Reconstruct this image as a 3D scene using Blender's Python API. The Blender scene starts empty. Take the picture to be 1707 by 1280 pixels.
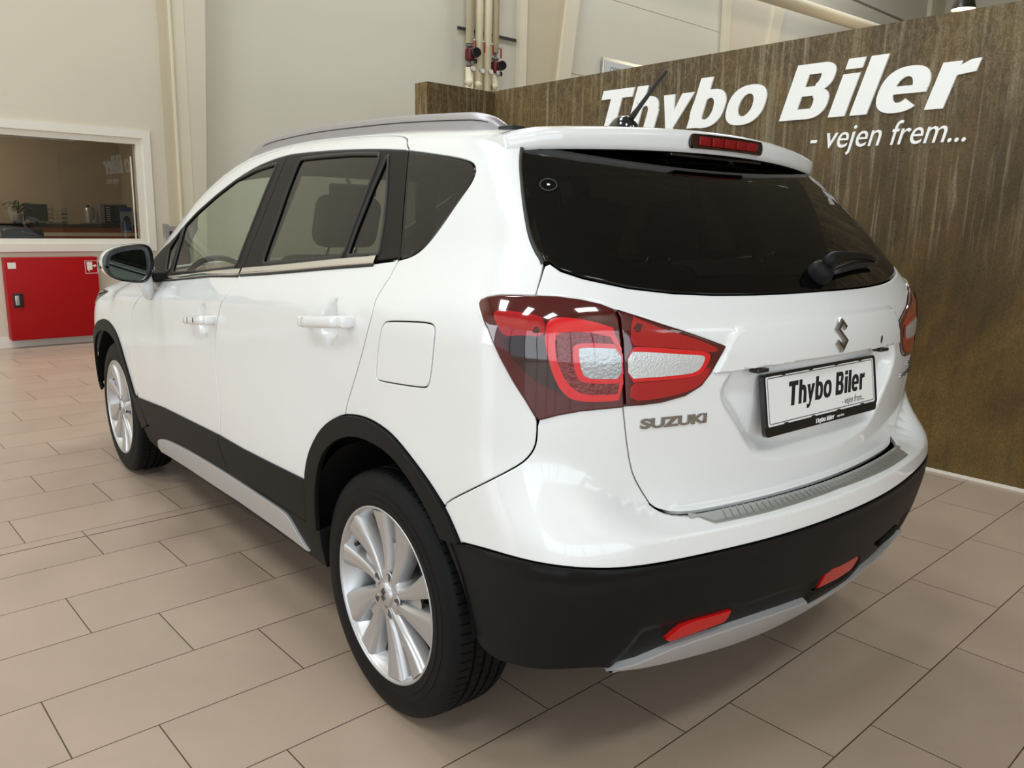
import bpy, bmesh, math, random
import numpy as np
from mathutils import Matrix, Vector
from mathutils.geometry import delaunay_2d_cdt
random.seed(7)
sc=bpy.context.scene
COL=sc.collection
PI=math.pi
# ---------------------------------------------------------------- camera
cd=bpy.data.cameras.new('camera');cam=bpy.data.objects.new('camera',cd);COL.objects.link(cam);sc.camera=cam
CAMP=(-1.8576,-1.7222,1.3183);YAW,PITCH,ROLL,FPX=0.69214,0.20353,0.02378,1333.03
_f=Vector((math.sin(YAW)*math.cos(PITCH),math.cos(YAW)*math.cos(PITCH),-math.sin(PITCH)))
_r=Vector((math.cos(YAW),-math.sin(YAW),0));_u=_r.cross(_f)
_r2=_r*math.cos(ROLL)+_u*math.sin(ROLL);_u2=-_r*math.sin(ROLL)+_u*math.cos(ROLL)
cam.matrix_world=Matrix(((_r2.x,_u2.x,-_f.x,CAMP[0]),(_r2.y,_u2.y,-_f.y,CAMP[1]),(_r2.z,_u2.z,-_f.z,CAMP[2]),(0,0,0,1)))
cd.sensor_fit='HORIZONTAL';cd.sensor_width=36;cd.lens=36*FPX/1707;cd.clip_start=.05;cd.clip_end=100
# ---------------------------------------------------------------- light
PHI=.0504                              # the hall is turned a little against the car
HM=Matrix.Rotation(PHI,4,'Z')
w=bpy.data.worlds.new('overcast_sky');sc.world=w;w.use_nodes=True
w.node_tree.nodes['Background'].inputs[0].default_value=(.80,.90,1,1)
w.node_tree.nodes['Background'].inputs[1].default_value=1.0
def area(name,loc,look,sx,sy,power,col):
    l=bpy.data.lights.new(name,'AREA');l.shape='RECTANGLE';l.size=sx;l.size_y=sy;l.energy=power;l.color=col
    o=bpy.data.objects.new(name,l);COL.objects.link(o)
    p=HM@Vector(loc);d=(HM@Vector(look))-p
    o.rotation_euler=d.to_track_quat('-Z','Y').to_euler();o.location=p
    return o
DAY=(.88,.955,1);WPOW=6.0
# daylight entering through the glazed front (behind the camera) and the glazed left side
for x in (-7.78,-5.4,-3.02,-.68):
    area('window_and_fill_light',(x,-7.95,2.25),(x,0,2.25),2.2,3.9,WPOW*2.2*3.9,DAY)
area('window_and_fill_light',(2.95,-7.95,3.65),(2.95,0,3.65),2.6,1.15,WPOW*2.6*1.15,DAY)
for y in (-6.4,-3.6,4.8):
    area('window_and_fill_light',(-8.95,y,2.25),(0,y,2.25),2.6,3.9,WPOW*2.6*3.9*(2.4 if y>4 else 1),DAY)  # the foremost left pane is added and boosted to brighten the far wall
for x,y,k in ((-5.5,4.6,1),(-1.2,4.6,1),(3.6,5.4,.9),(8.2,5.4,.9),(13.5,5.4,1),(-5.5,-5,.9),(-6.2,-.3,.85),(-.5,-6,.8)):
    area('roof_fill_light',(x,y,8.93),(x,y,0),2.2,1.3,200*k,(.95,.985,1))  # unseen overhead panels, added to even out light on car and far walls
sc.view_settings.view_transform='Standard';sc.view_settings.look='None'
sc.view_settings.exposure=0.0;sc.view_settings.gamma=1
sc.cycles.use_denoising=True
sc.cycles.max_bounces=10;sc.cycles.diffuse_bounces=5;sc.cycles.glossy_bounces=5;sc.cycles.transparent_max_bounces=16
sc.cycles.sample_clamp_indirect=6
# ---------------------------------------------------------------- materials
def s2l(c):
    return tuple((x/255/12.92 if x/255<=.04045 else ((x/255+.055)/1.055)**2.4) for x in c)+(1,)
def mat(name,col,rough=.5,metal=0,coat=0,spec=.5,bump=None,var=None,emit=None,lin=False):
    m=bpy.data.materials.new(name);m.use_nodes=True;nt=m.node_tree;b=nt.nodes['Principled BSDF']
    c=col if lin else s2l(col)
    b.inputs['Base Color'].default_value=c;b.inputs['Roughness'].default_value=rough;b.inputs['Metallic'].default_value=metal
    b.inputs['Coat Weight'].default_value=coat;b.inputs['Coat Roughness'].default_value=.03;b.inputs['Specular IOR Level'].default_value=spec
    if emit: b.inputs['Emission Color'].default_value=s2l(emit[0]);b.inputs['Emission Strength'].default_value=emit[1]
    tc=nt.nodes.new('ShaderNodeTexCoord')
    if var:
        n=nt.nodes.new('ShaderNodeTexNoise');n.inputs['Scale'].default_value=var[0];n.inputs['Detail'].default_value=5
        nt.links.new(tc.outputs['Object'],n.inputs['Vector'])
        mx=nt.nodes.new('ShaderNodeMix');mx.data_type='RGBA';mx.inputs[6].default_value=c
        mx.inputs[7].default_value=tuple(min(1,v*var[1]) for v in c[:3])+(1,)
        nt.links.new(n.outputs[0],mx.inputs[0]);nt.links.new(mx.outputs[2],b.inputs['Base Color'])
    if bump:
        n=nt.nodes.new('ShaderNodeTexNoise');n.inputs['Scale'].default_value=bump[0];n.inputs['Detail'].default_value=3
        nt.links.new(tc.outputs['Object'],n.inputs['Vector'])
        bp=nt.nodes.new('ShaderNodeBump');bp.inputs['Strength'].default_value=bump[1];bp.inputs['Distance'].default_value=bump[2] if len(bump)>2 else .001
        nt.links.new(n.outputs[0],bp.inputs['Height']);nt.links.new(bp.outputs[0],b.inputs['Normal'])
    return m
def glassmat(name,tint,refl=1.0,ior=1.5,rough=0):
    m=bpy.data.materials.new(name);m.use_nodes=True;nt=m.node_tree;nt.nodes.clear()
    out=nt.nodes.new('ShaderNodeOutputMaterial');t=nt.nodes.new('ShaderNodeBsdfTransparent');g=nt.nodes.new('ShaderNodeBsdfGlossy')
    t.inputs[0].default_value=tint+(1,);g.inputs['Roughness'].default_value=rough
    f=nt.nodes.new('ShaderNodeFresnel');ge=nt.nodes.new('ShaderNodeNewGeometry')
    e=nt.nodes.new('ShaderNodeMath');e.operation='MULTIPLY_ADD';e.inputs[1].default_value=-2;e.inputs[2].default_value=1;nt.links.new(ge.outputs['Backfacing'],e.inputs[0])
    pw=nt.nodes.new('ShaderNodeMath');pw.operation='POWER';pw.inputs[0].default_value=ior;nt.links.new(e.outputs[0],pw.inputs[1]);nt.links.new(pw.outputs[0],f.inputs[0])
    mx=nt.nodes.new('ShaderNodeMixShader');nt.links.new(f.outputs[0],mx.inputs[0]);nt.links.new(t.outputs[0],mx.inputs[1]);nt.links.new(g.outputs[0],mx.inputs[2])
    nt.links.new(mx.outputs[0],out.inputs[0]);return m
PAINT=mat('white_paint',(.755,.765,.765,1),.28,0,1,.5,lin=True)
BLK=mat('black_plastic',(.0085,.008,.008,1),.5,spec=.14,bump=(900,.12,.0004),lin=True)
GLOSSBLK=mat('gloss_black',(.008,.008,.009,1),.12,coat=.5,lin=True)
PILLAR=mat('black_door_tape',(.014,.012,.011,1),.5,spec=.15,lin=True)
RUB=mat('rubber_seal',(.006,.006,.006,1),.5,lin=True)
DARK=mat('dark_cavity',(.006,.006,.006,1),.85,spec=.1,lin=True)
TYRE=mat('tyre_rubber',(.0065,.0065,.007,1),.55,spec=.14,bump=(260,.15,.0006),lin=True)
ALLOY=mat('alloy_silver',(.54,.54,.55,1),.36,.8,.35,lin=True)
ALLOYG=mat('alloy_inner',(.10,.10,.105,1),.5,.7,lin=True)
CHROME=mat('chrome',(.85,.85,.86,1),.06,1,lin=True)
EMBL=mat('emblem_grey',(.12,.12,.125,1),.25,.8,lin=True)
DCHROME=mat('dark_chrome',(.42,.42,.43,1),.12,1,lin=True)
SILVER=mat('satin_silver',(.50,.50,.505,1),.34,.5,lin=True)
RAILM=mat('rail_silver',(.36,.345,.36,1),.36,.6,lin=True)
STEEL=mat('brushed_steel',(.50,.51,.49,1),.32,.75,bump=(60,.2,.0006),lin=True)
G_FRONT=glassmat('light_glass',(.82,.89,.81),ior=1.45)
G_DARK=glassmat('privacy_glass',(.30,.30,.26),ior=1.5)
G_REAR=glassmat('rear_glass',(.085,.09,.08),ior=1.5)
G_OFF=glassmat('office_glass',(.62,.62,.60),ior=1.6)
RED=mat('lamp_red',(.34,.002,.006,1),.10,0,1,lin=True,bump=(35,.1,.002))
REDD=mat('lamp_dark_red',(.065,.001,.002,1),.08,0,1,lin=True)
REDB=mat('lamp_bright_red',(.62,.004,.010,1),.15,0,1,lin=True)
REDK=mat('lamp_smoked_red',(.016,.001,.001,1),.07,0,1,lin=True)
LENSR=mat('brake_lens_red',(.20,.003,.004,1),.4,lin=True,spec=.3,bump=(200,.5,.002))
LED=mat('lamp_led_field',(.16,.008,.010,1),.12,.3,1,bump=(90,1,.006),lin=True)
CLEAR=mat('lamp_clear',(.36,.38,.39,1),.16,.55,1,bump=(150,.5,.002),lin=True)
CLEARW=mat('lamp_clear_white',(.62,.64,.65,1),.25,.4,1,bump=(260,.6,.002),lin=True)
REFL=mat('reflector_red',(.50,.004,.004,1),.3,0,.25,bump=(300,.6,.002),lin=True)
SEAT=mat('seat_fabric',(.035,.034,.032,1),.85,bump=(400,.3),lin=True)
LINER=mat('headliner',(.36,.35,.32,1),.9,lin=True)
DASH=mat('dashboard',(.03,.03,.03,1),.7,lin=True)
MIRG=mat('mirror_glass',(.075,.09,.08,1),.02,1,lin=True)
PLATEW=mat('plate_white',(.80,.80,.79,1),.35,coat=.4,lin=True)
INKB=mat('black_ink',(.006,.006,.006,1),.5,lin=True)
INKG=mat('grey_ink',(.08,.08,.08,1),.5,lin=True)
INKW=mat('white_ink',(.8,.8,.8,1),.5,lin=True)
import numpy as np
def tab(pts):
    # monotone cubic (Fritsch-Carlson) interpolation table
    X=np.array([p[0] for p in pts],float);Y=np.array([p[1] for p in pts],float)
    h=np.diff(X);d=np.diff(Y)/h;m=np.zeros(len(X));m[0]=d[0];m[-1]=d[-1]
    for i in range(1,len(X)-1):
        if d[i-1]*d[i]>0:
            w1=2*h[i]+h[i-1];w2=h[i]+2*h[i-1];m[i]=(w1+w2)/(w1/d[i-1]+w2/d[i])
    def f(x):
        x=np.clip(x,X[0],X[-1]);i=np.clip(np.searchsorted(X,x)-1,0,len(X)-2)
        t=(x-X[i])/h[i];t2=t*t;t3=t2*t
        return (2*t3-3*t2+1)*Y[i]+(t3-2*t2+t)*h[i]*m[i]+(-2*t3+3*t2)*Y[i+1]+(t3-t2)*h[i]*m[i+1]
    return f
def sst(a,b,x):
    t=np.clip((x-a)/(b-a),0,1);return t*t*(3-2*t)
def smax(a,b,k):
    h=np.maximum(k-np.abs(a-b),0)/k
    return np.maximum(a,b)+h*h*h*k/6
W0=tab([(.1,.76),(.17,.80),(.24,.835),(.30,.853),(.38,.866),(.48,.872),(.60,.873),(.72,.871),(.84,.868),(.94,.8665),(1.01,.865),(1.035,.858),(1.07,.842),(1.10,.826),(1.13,.812),(1.2,.786),(1.3,.744),(1.4,.702),(1.48,.667),(1.54,.638),(1.6,.605),(1.8,.48)])
TPL=tab([(-1.2,-.20),(-.8,-.045),(-.4,-.010),(0,0),(.4,0),(1,0),(1.8,0),(2.4,0),(2.9,-.004),(3.1,-.02),(3.3,-.06),(3.6,-.16)])
TPU=tab([(-1.2,-.26),(-.8,-.13),(-.4,-.06),(0,-.022),(.4,-.005),(.9,0),(1.4,-.004),(1.8,-.016),(2.2,-.04),(2.6,-.075),(3.0,-.12),(3.6,-.2)])
def W(y,z):
    zs=z+.075*(y-1)*sst(.8,1.0,z)
    u=sst(.95,1.2,zs)
    return W0(zs)+TPL(y)*(1-u)+TPU(y)*u
YL=tab([(.1,-.30),(.2,-.56),(.26,-.65),(.33,-.71),(.4,-.745),(.5,-.778),(.58,-.795),(.64,-.798),(.8,-.798),(1.7,-.798)])
YT=tab([(.1,-.71),(.70,-.715),(.8,-.722),(.92,-.73),(1.03,-.731),(1.09,-.722),(1.13,-.70),(1.17,-.665),(1.25,-.59),(1.35,-.487),(1.45,-.375),(1.52,-.285),(1.7,-.05)])
def YR(z,ax):
    c=sst(.53,.80,ax)
    z0=.668-.02*c;z1=.698+.15*c
    w=sst(z0,z1,z)
    return YL(z)*(1-w)+YT(z)*w
CR=tab([(.2,.16),(.5,.2),(.66,.22),(.75,.25),(1.05,.255),(1.2,.22),(1.35,.19),(1.5,.18)])
KR=tab([(.2,.20),(.6,.20),(.75,.22),(1.0,.24),(1.15,.23),(1.3,.18),(1.5,.16)])
SR=tab([(.2,.8),(.4,.95),(1.08,1),(1.2,.74),(1.6,.7)])
H0=tab([(-1.2,1.30),(-.6,1.50),(-.3,1.542),(0,1.570),(.5,1.592),(.9,1.597),(1.2,1.590),(1.4,1.573),(1.6,1.538),(1.8,1.480),(2.0,1.395),(2.2,1.295),(2.4,1.186),(2.55,1.108),(2.65,1.07),(2.75,1.05),(3.0,1.005),(3.25,.94),(3.4,.875),(3.48,.80),(3.55,.7)])
HX=tab([(-1,.085),(1.2,.085),(2.0,.13),(2.6,.20),(3.0,.12),(3.6,.12)])
YF=tab([(.15,3.30),(.25,3.42),(.4,3.48),(.55,3.50),(.7,3.49),(.85,3.44),(1.0,3.3)])
DET=[]   # extra relief functions (x,y,z)->outward offset
def F(x,y,z):
    ax=np.abs(x)
    fs=ax-W(y,z)
    sr=SR(z)
    fr=(YR(z,ax)+CR(z)*ax*ax-y)*sr
    ht=H0(y)-HX(y)*ax*ax
    ff=y-(YF(z)-.32*ax*ax)
    slope=.62+.38*(1-sst(1.3,2.0,y))+ .3*sst(2.55,2.8,y)
    f=smax(fs,fr,KR(z))
    f=smax(f,ff,.25)
    f=smax(f,(z-ht)*slope,.09+.10*sst(2.5,2.8,y))
    for d in DET: f=f-d(x,y,z)
    return f
Y0,RA=.05,.9
Y1=2.4
V1,RV=1.1,.6
def origin_dir(a,v):
    # chart of the body: a runs along the car (front -> rear side -> tail), v is height
    a=np.asarray(a,float);v=np.asarray(v,float)
    th=np.clip((Y0-a)/RA,0,math.pi);th2=np.clip((a-Y1)/RA,0,math.pi/2+.6)
    oy=np.clip(a,Y0,Y1)
    hx=-np.cos(th)*np.cos(th2);hy=-np.sin(th)+np.sin(th2)
    ph=np.clip((v-V1)/RV,0,math.pi/2)
    O=np.stack([np.zeros_like(oy),oy,np.minimum(v,V1)],-1)
    D=np.stack([hx*np.cos(ph),hy*np.cos(ph),np.sin(ph)],-1)
    return O,D
def solve(O,D,t0=.05,t1=1.35,n=90):
    t=np.full(O.shape[:-1],t0);lo=t.copy();hi=np.full_like(lo,t1);done=np.zeros(lo.shape,bool)
    for s in np.linspace(t0,t1,n):
        P=O+D*s;f=F(P[...,0],P[...,1],P[...,2])
        new=(~done)&(f>0);hi[new]=s;done|=new;lo[~done]=s
    for _ in range(26):
        m=(lo+hi)/2;P=O+D*m[...,None];f=F(P[...,0],P[...,1],P[...,2])
        hi=np.where(f>0,m,hi);lo=np.where(f>0,lo,m)
    return O+D*((lo+hi)/2)[...,None]
def SP(a,v): 
    O,D=origin_dir(a,v);return solve(O,D)
def grad(P,e=1e-3):
    x,y,z=P[...,0],P[...,1],P[...,2]
    g=np.stack([F(x+e,y,z)-F(x-e,y,z),F(x,y+e,z)-F(x,y-e,z),F(x,y,z+e)-F(x,y,z-e)],-1)
    return g/np.linalg.norm(g,axis=-1,keepdims=True)
def TP(x,y):
    # roof chart (seen from above)
    x=np.asarray(x,float);y=np.asarray(y,float)
    O=np.stack([x,y,np.full_like(x,.9)],-1);D=np.zeros_like(O);D[...,2]=1
    return solve(O,D,.0,1.0)
def inv(P):
    x,y,z=P
    if y<Y0: th=math.atan2(Y0-y,-x) ;a=Y0-RA*th;r=math.hypot(x,Y0-y)
    elif y>Y1: th=math.atan2(y-Y1,-x);a=Y1+RA*th;r=math.hypot(x,y-Y1)
    else: a=y;r=-x
    v=z if z<V1 else V1+RV*math.atan2(z-V1,r)
    return a,v
# body lines in the (a,v) chart
LN={
 'roofshut':[(2.297,1.126),(2.198,1.182),(2.085,1.24),(1.988,1.288),(1.816,1.335),(1.665,1.379),(1.529,1.415),(1.407,1.445),(1.212,1.464),(1.04,1.477),(0.978,1.483),(0.823,1.486),(0.664,1.482),(0.514,1.475),(0.375,1.467),(0.306,1.463),(0.253,1.458),(0.218,1.451),(0.193,1.442),(0.174,1.428),(0.156,1.414)],
 'lamp':[(-0.373,1.125),(-0.374,1.131),(-0.39,1.136),(-0.417,1.139),(-0.454,1.14),(-0.494,1.141),(-0.536,1.141),(-0.583,1.138),(-0.621,1.133),(-0.646,1.127),(-0.661,1.125),(-0.716,1.114),(-0.791,1.098),(-0.875,1.071),(-0.917,1.057),(-0.899,1.032),(-0.879,1.001),(-0.855,0.974),(-0.815,0.955),(-0.76,0.945),(-0.717,0.943),(-0.684,0.943),(-0.673,0.941),(-0.641,0.94),(-0.595,0.937),(-0.554,0.929),(-0.519,0.917),(-0.513,0.923),(-0.493,0.956),(-0.467,0.993),(-0.438,1.04),(-0.409,1.093),(-0.385,1.117)],
 'lampC_out':[(-0.524,1.102),(-0.527,1.111),(-0.539,1.116),(-0.587,1.114),(-0.644,1.104),(-0.649,1.1),(-0.664,0.956),(-0.624,0.956),(-0.582,0.959),(-0.564,0.969),(-0.549,0.993),(-0.538,1.029),(-0.527,1.071)],
 'lampC_in':[(-0.54,1.099),(-0.543,1.105),(-0.552,1.107),(-0.588,1.106),(-0.646,1.097),(-0.662,0.983),(-0.66,0.965),(-0.594,0.967),(-0.576,0.976),(-0.564,0.996),(-0.552,1.029),(-0.543,1.071)],
 'lampR_out':[(-0.57,1.065),(-0.575,1.073),(-0.587,1.077),(-0.619,1.075),(-0.662,1.07),(-0.667,0.993),(-0.623,0.995),(-0.596,0.998),(-0.583,1.013),(-0.575,1.039)],
 'lampW1':[(-0.584,1.064),(-0.59,1.067),(-0.62,1.067),(-0.66,1.062),(-0.665,1.003),(-0.622,1.004),(-0.601,1.006),(-0.592,1.019),(-0.587,1.043)],
 'lampW2':[(-0.678,1.056),(-0.717,1.055),(-0.792,1.046),(-0.85,1.042),(-0.855,1.038),(-0.847,1.017),(-0.831,1.004),(-0.795,1.003),(-0.72,1.002),(-0.683,1.002)],
 'lampdark':[(-0.447,1.081),(-0.483,1.088),(-0.522,1.085),(-0.526,1.071),(-0.538,1.029),(-0.549,0.993),(-0.564,0.969),(-0.541,0.982),(-0.505,1.0),(-0.472,1.037),(-0.451,1.065)],
 'lampred':[(-0.417,1.114),(-0.428,1.12),(-0.496,1.118),(-0.522,1.113),(-0.524,1.088),(-0.483,1.089),(-0.447,1.083),(-0.43,1.103)],
}
# ---------------------------------------------------------------- object helpers
def props(o,label=None,cat=None,group=None,kind=None):
    if label:o['label']=label
    if cat:o['category']=cat
    if group:o['group']=group
    if kind:o['kind']=kind
    return o
def thing(name,label,cat,loc=(0,0,0),group=None):
    o=bpy.data.objects.new(name,None);COL.objects.link(o);o.location=loc;o.empty_display_size=.1
    return props(o,label,cat,group)
def rootloc(p):
    while p.parent: p=p.parent
    return Vector(p.location)
def addobj(name,me,parent=None,label=None):
    o=bpy.data.objects.new(name,me);COL.objects.link(o)
    if parent:
        o.parent=parent
        if parent.type=='EMPTY': o.matrix_parent_inverse=Matrix.Translation(-Vector(parent.location))
    if label:o['label']=label
    return o
class MB:
    def __init__(s,M=None): s.v=[];s.f=[];s.m=[];s.sm=[];s.mats=[];s.M=M or Matrix.Identity(4)
    def mi(s,m):
        if m not in s.mats:s.mats.append(m)
        return s.mats.index(m)
    def add(s,vs,fs,m,smooth=False,T=None):
        n=len(s.v);i=s.mi(m);A=s.M@T if T is not None else s.M
        s.v+=[tuple(A@Vector(v)) for v in vs]
        for f in fs: s.f.append([n+k for k in f]);s.m.append(i);s.sm.append(smooth)
    def box(s,a,b,m,T=None):
        x0,y0,z0=[min(p,q) for p,q in zip(a,b)];x1,y1,z1=[max(p,q) for p,q in zip(a,b)]
        s.add([(x0,y0,z0),(x1,y0,z0),(x1,y1,z0),(x0,y1,z0),(x0,y0,z1),(x1,y0,z1),(x1,y1,z1),(x0,y1,z1)],
              [(0,3,2,1),(4,5,6,7),(0,1,5,4),(1,2,6,5),(2,3,7,6),(3,0,4,7)],m,False,T)
    def rbox(s,a,b,m,r=.01,seg=3,T=None):
        # rounded box
        bm=bmesh.new();bmesh.ops.create_cube(bm,size=1)
        c=[(p+q)/2 for p,q in zip(a,b)];d=[abs(q-p) for p,q in zip(a,b)]
        for v in bm.verts: v.co=Vector((c[0]+v.co.x*d[0],c[1]+v.co.y*d[1],c[2]+v.co.z*d[2]))
        bmesh.ops.bevel(bm,geom=bm.edges[:]+bm.verts[:],offset=min(r,min(d)*.49),segments=seg,affect='EDGES',profile=.5)
        bm.verts.index_update();s.add([tuple(v.co) for v in bm.verts],[[v.index for v in f.verts] for f in bm.faces],m,True,T);bm.free()
    def cyl(s,p0,p1,r0,m,r1=None,n=24,caps=True,T=None):
        p0=Vector(p0);p1=Vector(p1);r1=r0 if r1 is None else r1
        d=(p1-p0).normalized();a=d.orthogonal().normalized();b=d.cross(a)
        vs=[];fs=[]
        for k in range(n):
            t=2*PI*k/n;e=a*math.cos(t)+b*math.sin(t);vs+= [tuple(p0+e*r0),tuple(p1+e*r1)]
        for k in range(n):
            j=(k+1)%n;fs.append((2*k,2*j,2*j+1,2*k+1))
        s.add(vs,fs,m,True,T)
        if caps:
            s.add([vs[2*k] for k in range(n)],[list(range(n))[::-1]],m,False,T);s.add([vs[2*k+1] for k in range(n)],[list(range(n))],m,False,T)
    def tube(s,pts,r,m,n=12,caps=True,T=None,sq=None):
        pts=[Vector(p) for p in pts];vs=[];fs=[];up=None
        for i,p in enumerate(pts):
            d=(pts[min(i+1,len(pts)-1)]-pts[max(i-1,0)]).normalized()
            if up is None: up=d.orthogonal().normalized()
            up=(up-d*up.dot(d)).normalized();b=d.cross(up);rr=r[i] if isinstance(r,(list,tuple)) else r
            for k in range(n):
                t=2*PI*k/n;vs.append(tuple(p+up*math.cos(t)*rr+b*math.sin(t)*rr*(sq or 1)))
        for i in range(len(pts)-1):
            for k in range(n):
                j=(k+1)%n;fs.append((i*n+k,i*n+j,(i+1)*n+j,(i+1)*n+k))
        if caps: fs+= [list(range(n))[::-1],[(len(pts)-1)*n+k for k in range(n)]]
        s.add(vs,fs,m,True,T)
    def prism(s,poly,d0,d1,m,axis='y',T=None,smooth=False,cap0=True):
        # poly in the two other axes, extruded along axis from d0 to d1
        def P(p,d):
            return {'x':(d,p[0],p[1]),'y':(p[0],d,p[1]),'z':(p[0],p[1],d)}[axis]
        n=len(poly);s.add([P(p,d0) for p in poly]+[P(p,d1) for p in poly],
            [(k,(k+1)%n,n+(k+1)%n,n+k) for k in range(n)],m,smooth,T)
        from mathutils.geometry import tessellate_polygon
        tr=tessellate_polygon([[Vector((p[0],p[1],0)) for p in poly]])
        if cap0:s.add([P(p,d0) for p in poly],[list(t) for t in tr],m,False,T)
        s.add([P(p,d1) for p in poly],[list(t) for t in tr],m,False,T)
    def lathe(s,prof,m,n=64,T=None,smooth=True,close=False):
        # prof: (radius, height) about local z
        vs=[];fs=[]
        for k in range(n):
            t=2*PI*k/n
            for r,h in prof: vs.append((r*math.cos(t),r*math.sin(t),h))
        L=len(prof)
        for k in range(n):
            j=(k+1)%n
            for i in range(L-1 if not close else L):
                q=(i+1)%L;fs.append((k*L+i,j*L+i,j*L+q,k*L+q))
        s.add(vs,fs,m,smooth,T)
    def mesh(s,name,fix=True):
        me=bpy.data.meshes.new(name);me.from_pydata(s.v,[],s.f)
        for m in s.mats: me.materials.append(m)
        for p,i,sm in zip(me.polygons,s.m,s.sm): p.material_index=i;p.use_smooth=sm
        if fix:
            bm=bmesh.new();bm.from_mesh(me);bmesh.ops.remove_doubles(bm,verts=bm.verts,dist=1e-5)
            bmesh.ops.recalc_face_normals(bm,faces=bm.faces);bm.to_mesh(me);bm.free()
        me.update();return me
    def obj(s,name,parent=None,label=None,cat=None,group=None,kind=None,fix=True,auto=None):
        o=addobj(name,s.mesh(name,fix),parent);props(o,label,cat,group,kind)
        if auto: o.data.set_sharp_from_angle(angle=math.radians(auto))
        return o
# ---------------------------------------------------------------- panels cut from the body surface
def dens(poly,h,closed=True):
    P=[np.array(p,float) for p in poly];out=[];n=len(P)
    for i in range(n if closed else n-1):
        a,b=P[i],P[(i+1)%n];k=max(1,int(math.ceil(np.linalg.norm(b-a)/h)))
        for j in range(k): out.append(a+(b-a)*j/k)
    if not closed: out.append(P[-1])
    return np.array(out)
def smooth(line,it=2):
    # corner cutting on an open line, ends kept
    P=[tuple(p) for p in line]
    for _ in range(it):
        Q=[P[0]]
        for a,b in zip(P[:-1],P[1:]):
            Q+=[(a[0]*.75+b[0]*.25,a[1]*.75+b[1]*.25),(a[0]*.25+b[0]*.75,a[1]*.25+b[1]*.75)]
        Q.append(P[-1]);P=Q
    return P
def smoothc(line,it=2):
    P=[tuple(p) for p in line]
    for _ in range(it):
        Q=[]
        for i in range(len(P)):
            a,b=P[i],P[(i+1)%len(P)]
            Q+=[(a[0]*.75+b[0]*.25,a[1]*.75+b[1]*.25),(a[0]*.25+b[0]*.75,a[1]*.25+b[1]*.75)]
        P=Q
    return P
def roundc(poly,r,n=5):
    P=[np.array(p,float) for p in poly];out=[]
    for i in range(len(P)):
        a,b,c=P[i-1],P[i],P[(i+1)%len(P)];u=a-b;w_=c-b;lu=np.linalg.norm(u);lw=np.linalg.norm(w_);u/=lu;w_/=lw
        k=min(r,lu*.45,lw*.45)
        for t in np.linspace(0,1,n):
            out.append(tuple((1-t)**2*(b+u*k)+2*t*(1-t)*b+t*t*(b+w_*k)))
    return out
def parea(P): x,y=P[:,0],P[:,1];return .5*np.sum(x*np.roll(y,-1)-np.roll(x,-1)*y)
def inset(P,d,fixa=None):
    # move every vertex inwards by d (P counter-clockwise = interior on the left)
    a=P-np.roll(P,1,0);b=np.roll(P,-1,0)-P
    na=np.stack([-a[:,1],a[:,0]],1);na/=np.linalg.norm(na,axis=1,keepdims=True)+1e-12
    nb=np.stack([-b[:,1],b[:,0]],1);nb/=np.linalg.norm(nb,axis=1,keepdims=True)+1e-12
    m=na+nb;L=np.linalg.norm(m,axis=1,keepdims=True);m=np.where(L>1e-6,m/np.maximum(L,1e-6),na)
    c=np.clip(np.sum(m*na,1,keepdims=True),.45,1);Q=P+m*d/c
    if fixa is not None:
        k=np.abs(P[:,0]-fixa)<1e-6;Q[k,0]=fixa
    return Q
def inside(Q,poly):
    x,y=Q[:,0],Q[:,1];r=np.zeros(len(Q),bool);n=len(poly)
    for i in range(n):
        x0,y0=poly[i];x1,y1=poly[(i+1)%n]
        if y0==y1: continue
        c=((y0>y)!=(y1>y))&(x<(x1-x0)*(y-y0)/(y1-y0)+x0);r^=c
    return r
def dseg(Q,poly,closed=True):
    # distance to a polyline
    d=np.full(len(Q),9.);n=len(poly)
    for i in range(n if closed else n-1):
        a=np.asarray(poly[i],float);b=np.asarray(poly[(i+1)%n],float);ab=b-a;L=ab@ab
        t=np.clip(((Q-a)@ab)/L if L>0 else np.zeros(len(Q)),0,1);d=np.minimum(d,np.linalg.norm(Q-a-t[:,None]*ab,axis=1))
    return d
AC=Y0-RA*PI/2
def pos(Q,off,chart):
    P=(SP if chart=='S' else TP)(Q[:,0],Q[:,1]);N=grad(P)
    o=off(Q[:,0],Q[:,1]) if callable(off) else np.full(len(Q),off)
    return P,N,P+N*o[:,None]
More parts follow.
